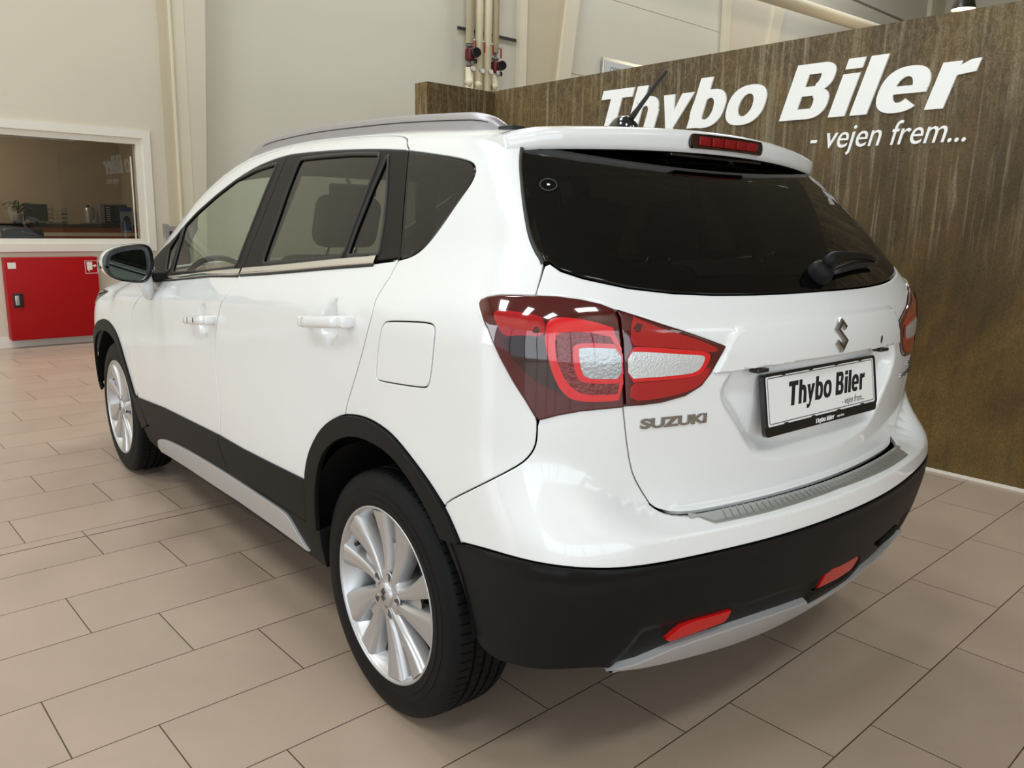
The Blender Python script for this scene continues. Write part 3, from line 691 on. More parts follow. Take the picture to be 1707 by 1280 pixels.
REFL_P=smoothc([(-.796,.408),(-.830,.436),(-.865,.442),(-.975,.440),(-.972,.420),(-.962,.408),(-.87,.402),(-.81,.398)],0)
A=patch(REFL_P,g=.012,off=.002,depth=.012,gap=0)
pobj('reflector',[A],REFL,LB,'red reflector in the bumper');pobj('reflector_recess',[A],DARK,LB,mirror=True)
pobj('fog_lamp',[patch(FOG,g=.012,off=-.003,depth=.02,gap=0)],REFL,LB,'ribbed red fog lamp right of the bumper centre')
SK=[(-.665,.362),(-.70,.3635),(-.735,.364),(-.767,.371),(-.813,.381),(-.90,.385),(-1.0,.385),(-1.12,.380),(-1.28,.366),(-1.345,.358),(-1.362,.345),(-1.385,.328),(-1.43,.320),(-1.6,.320),(-1.75,.325),(-1.9,.337),(-2.0,.350),(-2.06,.366)]
SKB=[(-2.055,.350),(-1.95,.322),(-1.8,.302),(-1.65,.285),(-1.5,.275),(-1.364,.275),(-1.2,.285),(-1.05,.299),(-.90,.318),(-.80,.330),(-.74,.340),(-.69,.353)]
pobj('skid_plate',[patch(SK+SKB,g=.012,off=.009,depth=.03,gap=0,bev=.006)],SILVER,LB,'silver skid plate along the bottom edge')
# --- side cladding, arches, sills
def cl(poly,off=.008,g=.02,name='',depth=.012): return patch(poly,g=g,off=off,depth=depth,bev=.004)
ctf=[(2.235,.456),(1.81,.489),(1.43,.506),(1.138,.519)];ctr=[(1.138,.519),(.906,.522),(.667,.532),(.414,.544)]
cbf=[(1.056,.390),(1.325,.387),(1.546,.378),(1.794,.366),(1.943,.356),(2.099,.347)];cbr=[(.414,.408),(.601,.405),(.807,.400),(1.056,.390)]
A=cl(ctf+BCL[1:]+cbf+[(2.164,.405)]);B=cl(ctr+cbr+BCL[::-1][1:-1])
for d,P_ in ((FD,A),(RD,B)):
    pobj('door_cladding',[P_],BLK,d[0],'black plastic cladding');pobj('door_cladding',[P_],BLK,d[1],'black plastic cladding',mirror=True)
both('wheel_arch_trim',[cl(AOUT+AIN[::-1],.011,.016)],BLK,CAR,CAR,'black plastic wheel arch trim')
both('wheel_arch_trim',[cl(FOUT+FIN[::-1]+[(2.108,.345),(2.164,.408),(2.204,.453)],.009,.016)],BLK,CAR,CAR,'black plastic wheel arch trim')
sill=[(2.23,.305),(2.17,.325),(2.108,.340)]+cbf[::-1]+[(.807,.396),(.601,.401),(.413,.404),(.342,.406),(.338,.35),(.333,.285),(.50,.283),(.75,.275),(1.33,.255),(1.8,.24),(2.05,.225),(2.2,.24)]
SI=both('sill',[cl(sill,.003,.02,depth=.05)],BLK,CAR,CAR,'black plastic sill')
ST=smooth([(2.015,.262),(1.985,.300),(1.94,.318),(1.847,.338),(1.699,.355),(1.473,.371),(1.192,.384),(.95,.390),(.692,.393),(.603,.394),(.560,.390),(.528,.374),(.495,.350),(.463,.327),(.428,.307)],1)
SB=[(.46,.303),(.548,.305),(.70,.304),(1.001,.297),(1.33,.280),(1.60,.268),(1.85,.252),(1.994,.240)]
A=cl(ST+SB,.012,.016,depth=.02)
pobj('sill_strip',[A],SILVER,SI[0],'silver strip along the sill');pobj('sill_strip',[A],SILVER,SI[1],'silver strip along the sill',mirror=True)
# --- tail lamps
qL=[LAMP[i] for i in range(0,10)]+SEAM[1:]+[LAMP[i] for i in range(22,32)]
tL=[(a-.0035,v) for a,v in SEAM]+[LAMP[i] for i in range(21,9,-1)]
Co=LN['lampC_out'];Ci=LN['lampC_in'];Ro=LN['lampR_out'];W1=LN['lampW1'];W2=LN['lampW2'];Dk=LN['lampdark'];Rd=LN['lampred']
pl=dict(g=.02,rim=False,gap=0,bev=.001)
def csm(p): return smoothc(p,1)
def dn(p,s=.001): return p
Ci=smoothc([(-.541,1.088),(-.553,1.098),(-.60,1.098),(-.655,1.085),(-.667,.972),(-.64,.970),(-.598,.972),(-.575,.985),(-.558,1.012),(-.545,1.05)],1)
Co=smoothc([(-.524,1.10),(-.527,1.111),(-.545,1.116),(-.60,1.112),(-.660,1.100),(-.674,.958),(-.63,.956),(-.585,.959),(-.566,.969),(-.549,.993),(-.536,1.03),(-.526,1.07)],1)
Ro=smoothc([(-.572,1.066),(-.580,1.076),(-.61,1.077),(-.664,1.072),(-.671,.993),(-.63,.994),(-.592,.997),(-.580,1.013)],1)
W1=smoothc([(-.583,1.064),(-.590,1.0675),(-.62,1.067),(-.662,1.063),(-.668,1.003),(-.63,1.004),(-.601,1.006),(-.591,1.019)],1)
W2=smoothc([(-.676,1.057),(-.717,1.055),(-.792,1.047),(-.85,1.042),(-.857,1.036),(-.847,1.015),(-.831,1.006),(-.795,1.003),(-.72,1.002),(-.680,1.002)],1)
LQ=patch(qL,g=.02,off=.006,depth=.014,gap=.001);LT=patch(tL,g=.02,off=.006,depth=.014,gap=.001)
sub=[('lamp_field',REDK,[patch(smoothc(Dk,1),off=.0066,**pl)]),('lamp_band',RED,[patch(smoothc(Rd,1),off=.0066,**pl)]),
     ('light_guide',REDB,[patch(Co,[Ci],off=.0072,**pl),patch(Ro,[W1],off=.0078,**pl)]),('led_field',LED,[patch(Ci,[Ro],off=.0072,**pl)]),
     ('clear_lens',CLEAR,[patch(W1,off=.0080,**pl)])]
RB1=smoothc([(-.682,1.118),(-.70,1.112),(-.78,1.092),(-.86,1.067),(-.895,1.052),(-.88,1.045),(-.80,1.058),(-.72,1.066),(-.680,1.068)],1)
RB2=smoothc([(-.684,.992),(-.72,.992),(-.80,.994),(-.84,.998),(-.87,1.02),(-.875,1.005),(-.85,.977),(-.81,.963),(-.75,.955),(-.686,.953)],1)
G2=smoothc([(-.677,1.066),(-.72,1.065),(-.80,1.056),(-.866,1.048),(-.872,1.036),(-.858,1.010),(-.838,.998),(-.80,.995),(-.72,.994),(-.681,.994)],1)
sub2=[('lamp_band',RED,[patch(RB1,off=.0066,**pl),patch(RB2,off=.0066,**pl)]),('light_guide',REDB,[patch(G2,[W2],off=.0070,**pl)]),('clear_lens',CLEARW,[patch(W2,off=.0076,**pl)])]
for mi_ in (False,True):
    o=pobj('tail_lamp',[LQ],REDD,CAR,'red tail lamp on the body corner',mirror=mi_)
    for n_,m_,p_ in sub: pobj(n_,p_,m_,o,mirror=mi_)
    o=pobj('tailgate_lamp',[LT],REDD,CAR,'red and clear lamp on the tailgate',mirror=mi_)
    for n_,m_,p_ in sub2: pobj(n_,p_,m_,o,mirror=mi_)
# --- spoiler with the high brake lamp
def spo(x):
    ax=abs(x);k=max(0,(ax-.57)/.07);k=min(1,k)
    y=-.366+.27*ax*ax+.035*k*k;zt=1.553-.085*ax*ax-.012*k;zb=1.496-.055*ax*ax-.004*k
    P=TP(np.array([x*.985,x*.985]),np.array([-.142,-.20]))
    yi=-.262+.03*k
    g=SP(np.array([float(inv((-(ax if ax>.002 else .002),-.27+.3*ax*ax,1.49-.06*ax*ax))[0])]),np.array([inter(GT,max(AC,inv((-(ax if ax>.002 else .002),-.27+.3*ax*ax,1.49))[0]))-.012]))[0]
    A=P[0]+[0,0,.000];B=P[1]
    pts=[(A[1],A[2]),(A[1]-.03,A[2]-.001),((A[1]+y)/2-.02,max((A[2]+zt)/2+.006,zt+.004)),(y+.030,zt+.004),(y+.010,zt),(y+.001,zt-.007),(y,zt-.02),(y+.004,zb+.008),(y+.012,zb),(y+.03,zb-.001),(g[1]+.0,max(g[2],zb-.006) if 0 else g[2])]
    return [(x,a,b) for a,b in smooth(pts,1)]
XS=[-.642,-.636,-.625,-.605,-.57]+list(np.linspace(-.53,.53,27))+[.57,.605,.625,.636,.642]
rows=[spo(x) for x in XS];vs=[p for r in rows for p in r];n=len(rows[0])
fs=[(i*n+k,i*n+k+1,(i+1)*n+k+1,(i+1)*n+k) for i in range(len(rows)-1) for k in range(n-1)]
fs+=[list(range(n))]+[[(len(rows)-1)*n+k for k in range(n)][::-1]]
nu=5;fs_u=[f for f in fs[:-2] if f[0]%n>=n-1-nu];fs=[f for f in fs[:-2] if f[0]%n<n-1-nu]+fs[-2:]
mb=MB();mb.add(vs,fs,PAINT,True);SPO=mb.obj('spoiler',TAIL,auto=50)
mb=MB();mb.add(vs,fs_u,BLK,True);mb.obj('spoiler_underside',SPO,'black underside of the spoiler')
mb=MB()
def hm(x,f): 
    y=-.366+.27*x*x;return (x,y-f,0)
def hml(h,z0,z1,f,m,r,n=24):
    xs=np.linspace(-h,h,n);top=[];
    P=[]
    for x in xs: P.append((x,z1-.085*x*x))
    for t in np.linspace(80,-80,7): P.append((h+r*math.cos(math.radians(t)),(z0+z1)/2-.07*x*x+(z1-z0)/2*math.sin(math.radians(t))))
    for x in xs[::-1]: P.append((x,z0-.06*x*x))
    for t in np.linspace(-100,-260,7): P.append((-h+r*math.cos(math.radians(t)),(z0+z1)/2-.07*x*x+(z1-z0)/2*math.sin(math.radians(t))))
    vs=[(x,-.366+.27*x*x-f,z) for x,z in P]+[(x,-.366+.27*x*x+.01,z) for x,z in P];n_=len(P)
    cx=[(x,-.366+.27*x*x-f,z) for x,z in P]
    fs=[(k,(k+1)%n_,n_+(k+1)%n_,n_+k) for k in range(n_)]
    mb.add(vs,fs,m)
    from mathutils.geometry import tessellate_polygon
    mb.add(cx,[list(t) for t in tessellate_polygon([[Vector((p[0],p[1],0)) for p in P]])],m)
hml(.145,1.508,1.545,.0065,REDK,.014)
B_=mb.obj('brake_light',SPO,'dark red high brake light in the spoiler')
mb=MB()
for k in range(5):
    x=-.104+k*.052
    mb.rbox((x-.023,-.366+.27*x*x-.0074,1.515),(x+.023,-.366+.27*x*x+.004,1.538),LENSR,.002)
mb.cyl((.142,-.3685,1.526),(.142,-.358,1.526),.012,GLOSSBLK)
mb.obj('brake_light_lens',SPO)
# washer nozzle under the spoiler, black strip
mb=MB();mb.rbox((-.20,-.338,1.486),(.20,-.30,1.497),GLOSSBLK,.004);mb.cyl((.06,-.335,1.482),(.075,-.325,1.474),.007,GLOSSBLK);mb.obj('washer_nozzle',SPO,fix=False)
# --- door handles
def handle(a0,v0,a1,v1,door,mi_,keys):
    P0=SP(np.array([a0]),np.array([v0]))[0];P1=SP(np.array([a1]),np.array([v1]))[0]
    mb=MB();K=14;sec=[]
    for k in range(K+1):
        t=k/K;e=min(t,1-t)*K/2.2;e=min(1,e);lift=.006+.030*math.sin(min(1,e)*PI/2)
        c=P0*(1-t)+P1*t;hz=.0165*(.72+.28*min(1,e*1.2));th=.0065+.002*math.sin(PI*t)
        sec.append([(c[0]-lift+th*math.cos(q)*1.0,c[1],c[2]+hz*math.sin(q)) for q in [2*PI*j/14 for j in range(14)]])
    vs=[p for s in sec for p in s];n=14
    fs=[(i*n+j,i*n+(j+1)%n,(i+1)*n+(j+1)%n,(i+1)*n+j) for i in range(K) for j in range(n)]+[list(range(n))[::-1],[K*n+j for j in range(n)]]
    mb.add(vs,fs,PAINT,True)
    # end caps that stand on the door
    for t,w_ in ((.035,.016),(.955,.022)):
        c=P0*(1-t)+P1*t;mb.rbox((c[0]-.034,c[1]-w_,c[2]-.0155),(c[0]+.01,c[1]+w_,c[2]+.0155),PAINT,.007)
    if mi_: mb=mirror_mb(mb)
    o=mb.obj('door_handle',door)
    if keys:
        for f_,q0,q1,h_,r_ in ((.40,.046,.004,.009,.002),(.66,.0455,.0012,.010,.0005)):
            mb=MB();c=P0*f_+P1*(1-f_);mb.rbox((c[0]-q0,c[1]-q1,c[2]-h_),(c[0]-.040,c[1]+q1,c[2]+h_),GLOSSBLK,r_)
            if mi_: mb=mirror_mb(mb)
            mb.obj('handle_sensor',o)
for d,mi_ in zip(RD,(0,1)): handle(.383,1.022,.130,1.049,d,mi_,False)
for d,mi_ in zip(FD,(0,1)): handle(1.400,.914,1.150,.941,d,mi_,True)
# --- roof rails
for s in (1,-1):
    line=[(1.50,1.475),(1.40,1.487),(1.28,1.498),(1.09,1.510),(.85,1.513),(.57,1.512),(.34,1.509),(.15,1.508),(-.03,1.510),(-.13,1.515)]
    Q=dens(smooth(line,1),.04,False);P=SP(Q[:,0],Q[:,1]);N=grad(P);n=len(P);mb=MB();vs=[];fs=[]
    for k in range(n):
        t=k/(n-1);e=min(t/.16,(1-t)/.13,1);e=math.sin(e*PI/2);h=.004+.040*e**.8;p=P[k];wd=.016
        c=(-wd,-.004),(-wd*.95,h*.45),(-wd*.75,h*.86),(-wd*.3,h),(wd*.5,h),(wd,h*.8),(wd,-.004)
        for a,b in c: vs.append(((p[0]+a+.012+.004*(b/.04)),p[1],p[2]+b))
    m=7
    for k in range(n-1):
        for j in range(m-1): fs.append((k*m+j,k*m+j+1,(k+1)*m+j+1,(k+1)*m+j))
    fs+=[list(range(m)),[(n-1)*m+j for j in range(m)][::-1]]
    mb.add(vs,fs,RAILM,True)
    mb2=MB();q=P[-1];mb2.rbox((q[0]-.010,q[1]-.045,q[2]-.006),(q[0]+.034,q[1]+.012,q[2]+.007),RUB,.003)
    # groove line below the rail top
    vs=[];fs=[]
    K=[k for k in range(n) if k>n*.1 and k<n*.93]
    for k in K:
        t=k/(n-1);e=math.sin(min(t/.16,(1-t)/.13,1)*PI/2);h=.004+.040*e**.8;p=P[k]
        for b in (.50,.56): vs.append((p[0]-.016*.95-.0012+.012+.004*(b*h/.04),p[1],p[2]+h*b))
    fs=[(2*i,2*i+1,2*i+3,2*i+2) for i in range(len(K)-1)];mb3=MB();mb3.add(vs,fs,RUB,True)
    if s<0: mb,mb2,mb3=mirror_mb(mb),mirror_mb(mb2),mirror_mb(mb3)
    o=mb.obj('roof_rail',CAR,'grey roof rail',auto=60);mb2.obj('rail_foot',o);mb3.obj('rail_groove',o,fix=False)
# --- aerial
pa=TP(np.array([0.0]),np.array([.022]))[0]
mb=MB();mb.lathe([(.0,.060),(.010,.059),(.021,.050),(.031,.032),(.036,.012),(.036,-.012)],GLOSSBLK,32,T=Matrix.Translation(pa)@Matrix.Diagonal((1,1.7,1,1)))
an=mb.obj('aerial',CAR,'black roof aerial')
d=Vector((0,-1.0,.97)).normalized();p0=Vector(pa)+Vector((0,-.022,.040));L0=.187
# --- mast direction follows the photo: it leans backwards
mb=MB();mb.tube([p0,p0+d*.03,p0+d*.05,p0+d*(L0-.035),p0+d*(L0-.03),p0+d*L0],[.0095,.009,.0072,.0052,.0062,.0055],RUB);mb.obj('aerial_mast',an)
# --- door mirrors
OUT=smoothc([(-1.062,1.083),(-1.056,1.138),(-1.01,1.168),(-.935,1.181),(-.893,1.182),(-.868,1.165),(-.862,1.107),(-.868,1.062),(-.889,1.030),(-.913,1.017),(-.978,1.024),(-1.038,1.043)],2)
cx,cz=-.965,1.10
def msec(y,s,dx=0,dz=0): return [(cx+dx+(x-cx)*s,y-.10*(x-cx)*0,cz+dz+(z-cz)*s) for x,z in OUT]
for mi_,door in zip((0,1),FD):
    def loft(secs,m,caps=(0,0)):
        mb=MB();n=len(secs[0]);vs=[p for s_ in secs for p in s_]
        fs=[(i*n+j,i*n+(j+1)%n,(i+1)*n+(j+1)%n,(i+1)*n+j) for i in range(len(secs)-1) for j in range(n)]
        if caps[0]: fs.append(list(range(n))[::-1])
        if caps[1]: fs.append([(len(secs)-1)*n+j for j in range(n)])
        mb.add(vs,fs,m,True);return mirror_mb(mb) if mi_ else mb
    H=loft([msec(1.866,1.0),msec(1.88,1.012),msec(1.92,1.0,.0,0),msec(1.96,.93,.004),msec(1.995,.78,.010),msec(2.02,.55,.016),msec(2.032,.25,.02)],PAINT,(0,1)).obj('door_mirror',door,'white door mirror with black rim',auto=60)
    loft([msec(1.868,1.0),msec(1.852,.995),msec(1.846,.975),msec(1.845,.925),msec(1.853,.895),msec(1.862,.885)],GLOSSBLK,(0,0)).obj('mirror_rim',H,auto=60)
    GL=smoothc([(-1.040,1.083),(-1.034,1.130),(-1.0,1.147),(-.93,1.158),(-.905,1.157),(-.893,1.148),(-.888,1.10),(-.893,1.06),(-.908,1.034),(-.935,1.030),(-.985,1.038),(-1.028,1.055)],2)
    mb=MB();mb.add([(x,1.858+.12*(x-cx),z) for x,z in GL],[list(range(len(GL)))[::-1]],MIRG)
    (mirror_mb(mb) if mi_ else mb).obj('mirror_glass',H,fix=False)
    mb=MB();mb.tube([(-.895,1.90,1.045),(-.885,1.905,1.01),(-.868,1.93,.965),(-.855,1.95,.945)],[.040,.040,.032,.012],PAINT,n=16,sq=.6)
    (mirror_mb(mb) if mi_ else mb).obj('mirror_foot',H)
    mb=MB();mb.rbox((-1.068,1.885,1.080),(-1.03,1.93,1.092),GLOSSBLK,.005);(mirror_mb(mb) if mi_ else mb).obj('mirror_indicator',H)
    mb=MB();mb.rbox((-.86,1.90,1.015),(-.78,2.10,1.06),BLK,.015);(mirror_mb(mb) if mi_ else mb).obj('mirror_base',H)
# --- headlamp end visible round the wing
for o,mi_ in zip(WING,(0,1)):
    h=smoothc([(2.80,.905),(2.95,.90),(3.15,.86),(3.19,.80),(3.05,.80),(2.93,.845)],2)
    q=pobj('headlamp',[patch(h,g=.03,off=.004,gap=0)],GLOSSBLK,o,'dark framed headlamp end',mirror=mi_)
    pobj('headlamp_chrome',[patch(smoothc([(2.84,.897),(2.95,.893),(3.13,.857),(3.12,.845),(2.95,.872)],1),g=.03,off=.0055,gap=0,rim=False)],CHROME,q,mirror=mi_)
# --- wheels
def wheel(fx,cy,label,side,spin):
    # local z = outwards, wheel face at z=0
    s=-1 if side=='l' else 1
    T=Matrix(((0,0,s,s*abs(fx)),(math.cos(spin)*0+1 if 0 else math.cos(spin),-math.sin(spin),0,cy),(math.sin(spin),math.cos(spin),0,.334),(0,0,0,1)))
    if s<0: T=T@Matrix.Diagonal((-1,1,1,1))
    W_=Vector((s*abs(fx),cy,.334))
    mb=MB(T)
    prof=[(.233,-.020),(.2335,-.009),(.238,-.003),(.243,-.0015),(.262,.001),(.2625,-.0004),(.282,-.0006),(.2825,-.0020),(.298,-.0032),(.312,-.0065),(.3225,-.0125),(.3285,-.021)]
    nb=84;vs=[];fs=[];A=[]
    for k in range(nb):
        for f,dp in ((0,0),(.80,0),(.83,1),(.97,1)): A.append(((k+f)/nb*2*PI,dp))
    def tread(dp):
        g=.0035*dp
        p=[(.3312-g,-.031),(.3326-g,-.044),(.3330-g,-.054)]
        p+=[(.3332,-.057),(.326,-.0575),(.326,-.0655),(.3336,-.066)]
        p+=[(.3338-g*.7,-.075),(.3340-g*.7,-.087),(.3340,-.0885),(.326,-.089),(.326,-.098),(.334,-.0985)]
        p+=[(.3341-g*.25,-.108),(.3341,-.1165),(.326,-.117),(.326,-.126),(.334,-.1265),(.3338-g*.7,-.138),(.3336,-.149),(.326,-.1495),(.326,-.1575),(.3332,-.158)]
        p+=[(.3330-g,-.161),(.3318-g,-.171),(.3285-g,-.181)]
        return p
    back=[(.3235,-.189),(.305,-.2055),(.28,-.214),(.25,-.215),(.235,-.205)]
    for th,dp in A:
        for r,h in prof+tread(dp)+back: vs.append((r*math.cos(th),r*math.sin(th),h))
    Lp=len(prof)+len(tread(0))+len(back);n=len(A)
    for k in range(n):
        j=(k+1)%n
        for i in range(Lp-1): fs.append((k*Lp+i,j*Lp+i,j*Lp+i+1,k*Lp+i+1))
    mb.add(vs,fs,TYRE,True)
    ty=mb.obj('wheel',CAR,label,auto=35)
    mb=MB(T)
    mb.lathe([(.239,-.010),(.2395,-.003),(.2375,-.0012),(.2335,-.0020),(.2300,-.0075),(.2265,-.013),(.2235,-.016),(.216,-.055),(.208,-.070),(.200,-.12),(.202,-.19),(.228,-.205)],ALLOY,96)
    rim=mb.obj('rim',ty,'silver alloy wheel rim')
    # spokes
    mb=MB(T)
    for k in range(10):
        wide=k%2==0
        th0=2*PI*k/10+(.05 if wide else -.04)
        R=[.040,.060,.080,.105,.135,.165,.195,.2275];secs=[]
        for r in R:
            u=(r-.06)/.165
            th=th0+.30*u-.12*max(u,0)**2
            hw=(.0165+.031*max(0,u)**1.25) if wide else (.0145+.022*max(0,u)**1.3)
            if r<.06: hw=.0145
            h=-.013+.006*max(0,min(1,(r-.05)/.175))-.006*math.sin(PI*max(0,min(1,(r-.05)/.175)))
            bev=.006+.006*max(0,u);side_=1
            tx,ty_=math.cos(th),math.sin(th);nx,ny=-ty_,tx
            row=[]
            for w2,dh in ((-hw-.003,-.040),(-hw,-.013),(-hw+bev*.35,-.003),(-hw+bev,0),(-.25*hw,-.0003),(.25*hw,-.0003),(hw-bev*1.5,0),(hw-bev*.4,-.006),(hw,-.016),(hw+.003,-.040)):
                row.append((r*tx+w2*nx,r*ty_+w2*ny,h+dh))
            secs.append(row)
        m=10;vs=[p for r in secs for p in r];fs=[(i*m+j,i*m+j+1,(i+1)*m+j+1,(i+1)*m+j) for i in range(len(secs)-1) for j in range(m-1)]
        mb.add(vs,fs,ALLOY,True)
        # shallow bridge between this spoke and the next, only near the rim for alternate gaps
        a0=th0+.13;a1=th0+.5
    for k in range(5):
        # paired spokes are joined by a lower web that ends in a rounded edge half way out
        vs=[];fs=[];RR=[.045,.075,.105,.130,.148]
        for i_,r in enumerate(RR):
            u=max(0,(r-.06)/.165);sw=.30*u-.12*u**2
            for q in range(7):
                t=q/6;rr=r-(.018*(2*t-1)**2 if i_==4 else 0);a=2*PI*2*k/10+sw+.05+t*(.628-.09);vs.append((rr*math.cos(a),rr*math.sin(a),-.034+.006*u))
        fs=[(i_*7+q,i_*7+q+1,(i_+1)*7+q+1,(i_+1)*7+q) for i_ in range(4) for q in range(6)]
        mb.add(vs,fs,ALLOY,True)
    mb.lathe([(.0,-.012),(.027,-.012),(.030,-.0145),(.044,-.0145),(.060,-.0165),(.066,-.024),(.070,-.08)],ALLOY,60)
    mb.obj('spokes',rim,auto=40)
    for k in range(5):
        a=2*PI*k/5+.30;c=(.0535*math.cos(a),.0535*math.sin(a))
        mb=MB(T);mb.cyl((c[0],c[1],-.045),(c[0],c[1],-.0138),.0132,ALLOYG,n=20);mb.cyl((c[0],c[1],-.045),(c[0],c[1],-.0150),.0085,ALLOYG,n=6)
        mb.lathe([(.0125,-.0135),(.0145,-.0122),(.0165,-.0150)],ALLOY,20,T=Matrix.Translation((c[0],c[1],0)));mb.obj('wheel_bolt',rim,fix=False)
    mb=MB(T);mb.lathe([(0,-.0060),(.026,-.0064),(.0315,-.0085),(.0335,-.015)],ALLOY,36)
    E_=[(0,1),(.6,.48),(.33,.27),(.02,.52),(-.12,.40),(.62,-.32),(0,-1),(-.6,-.48),(-.33,-.27),(-.02,-.52),(.12,-.40),(-.62,.32)]
    Te=Matrix.Rotation(-spin,4,'Z') if s>0 else Matrix.Rotation(-PI/2+spin+PI/2,4,'Z')
    mb.obj('hub_cap',rim)
    mb=MB(Matrix(((0,0,s,s*abs(fx)),(s,0,0,cy),(0,1,0,.334),(0,0,0,1))));mb.prism([(x*.019,y*.019) for x,y in E_],-.0066,-.0038,EMBL,axis='z');mb.obj('hub_emblem',rim)
    a=3.01;mb=MB(T);mb.cyl((.198*math.cos(a),.198*math.sin(a),-.055),(.190*math.cos(a),.190*math.sin(a),-.022),.0045,RUB,n=10);mb.cyl((.194*math.cos(a),.194*math.sin(a),-.035),(.190*math.cos(a),.190*math.sin(a),-.018),.006,RUB,n=10);mb.obj('tyre_valve',rim)
    mb=MB(T);mb.lathe([(.05,-.115),(.135,-.115),(.137,-.118),(.137,-.128),(.05,-.130)],STEEL if 0 else ALLOYG,48);mb.lathe([(0,-.075),(.07,-.078),(.072,-.115)],ALLOYG,36);mb.box((.06,-.06,-.14),(.15,.06,-.09),DARK);mb.obj('brake_disc',ty,fix=False)
    mb=MB(T);mb.lathe([(.02,-.15),(.198,-.15)],DARK,40);mb.obj('brake_backplate',ty,fix=False)
wheel(-.862,0,'rear left alloy wheel','l',.30);wheel(.862,0,'rear right alloy wheel','r',.5)
wheel(-.872,2.6,'front left alloy wheel','l',.52);wheel(.872,2.6,'front right alloy wheel','r',.1)
# wheel housings
for cy in (0,2.62):
    for s in (-1,1):
        mb=MB();R=.415;vs=[];fs=[];K=24
        for k in range(K+1):
            t=math.radians(8+164*k/K)
            for x in (.868,.50): vs.append((s*x,cy+R*math.cos(t),.334+R*math.sin(t)*(.985)))
        fs=[(2*k,2*k+1,2*k+3,2*k+2) for k in range(K)];mb.add(vs,fs,DARK,True)
        mb.add([(s*.50,cy+R*math.cos(math.radians(8+164*k/K)),.334+R*math.sin(math.radians(8+164*k/K))) for k in range(K+1)],[list(range(K+1))],DARK)
        mb.obj('wheel_housing',CAR,fix=False)
# --- number plate
def rrect(x0,y0,x1,y1,r,n=5):
    P=[]
    for cx_,cy_,a in ((x1-r,y1-r,0),(x0+r,y1-r,90),(x0+r,y0+r,180),(x1-r,y0+r,270)):
        P+=[(cx_+r*math.cos(math.radians(a+90*k/n)),cy_+r*math.sin(math.radians(a+90*k/n))) for k in range(n+1)]
    return P
tilt=.17
PM=Matrix(((1,0,0,0),(0,-math.sin(tilt)*-1,-math.cos(tilt),-.707),(0,math.cos(tilt),-math.sin(tilt)*-1,.915),(0,0,0,1)))
PM=frame((0,-.7085,.9165),(1,0,0),None,(0,-math.cos(tilt),math.sin(tilt)))
mb=MB(PM);mb.prism(rrect(-.262,-.083,.262,.0655,.012),-.011,-.001,GLOSSBLK,axis='z')
NP=mb.obj('number_plate_frame',CAR,'black number plate frame with white dealer lettering')
mb=MB(PM)
def rframe(x0,y0,x1,y1,r,t,z0,z1,m):
    o=rrect(x0,y0,x1,y1,r);i=rrect(x0+t,y0+t,x1-t,y1-t,max(r-t,.001));n=len(o)
    vs=[(x,y,z1) for x,y in o]+[(x,y,z1) for x,y in i]+[(x,y,z0) for x,y in o]+[(x,y,z0) for x,y in i]
    fs=[(k,(k+1)%n,n+(k+1)%n,n+k) for k in range(n)]+[(k,2*n+k,2*n+(k+1)%n,(k+1)%n) for k in range(n)]+[(n+k,n+(k+1)%n,3*n+(k+1)%n,3*n+k) for k in range(n)]
    mb.add(vs,fs,m)
rframe(-.262,-.0665,.262,.0655,.012,.0075,-.001,.0025,GLOSSBLK)
for x in (-.18,-.06,.06,.18): mb.box((x-.007,.056,.002),(x+.007,.062,.0042),GLOSSBLK);mb.box((x-.007,-.062,.002),(x+.007,-.056,.0042),GLOSSBLK)
mb.obj('frame_clips',NP)
mb=MB(PM);mb.prism(rrect(-.252,-.060,.252,.060,.008),-.001,.0012,PLATEW,axis='z');PLT=mb.obj('number_plate',NP,'white dealer plate')
mb=MB(PM);rframe(-.2465,-.0545,.2465,.0545,.006,.0018,.0011,.0016,INKB);mb.obj('plate_border',PLT,fix=False)
sign_mesh('Thybo Biler',.0575,.366,.0005,.22,PM@Matrix.Translation((-.168,-.020,.0012)),INKB,gap=.03).obj('plate_lettering',PLT)
me=text_mesh('- vejen frem...',.026,.0002,0,.25,.80);put_text('plate_tagline',me,PM@Matrix.Translation((.080,-.047,.0013)),INKB,PLT)
sign_mesh('Thybo Biler',.0125,.090,.0004,.22,PM@Matrix.Translation((-.048,-.0785,-.001)),INKW,gap=.03).obj('frame_lettering',NP)
me=text_mesh('- vejen frem',.0095,.0002,0,.25,.85);put_text('frame_tagline',me,PM@Matrix.Translation((.052,-.0765,-.0008)),INKW,NP)
# plate lamps
for x in (-.285,.285):
    mb=MB();mb.rbox((x-.022,-.716,.990),(x+.022,-.690,1.000),GLOSSBLK,.003);mb.obj('plate_lamp',TAIL)
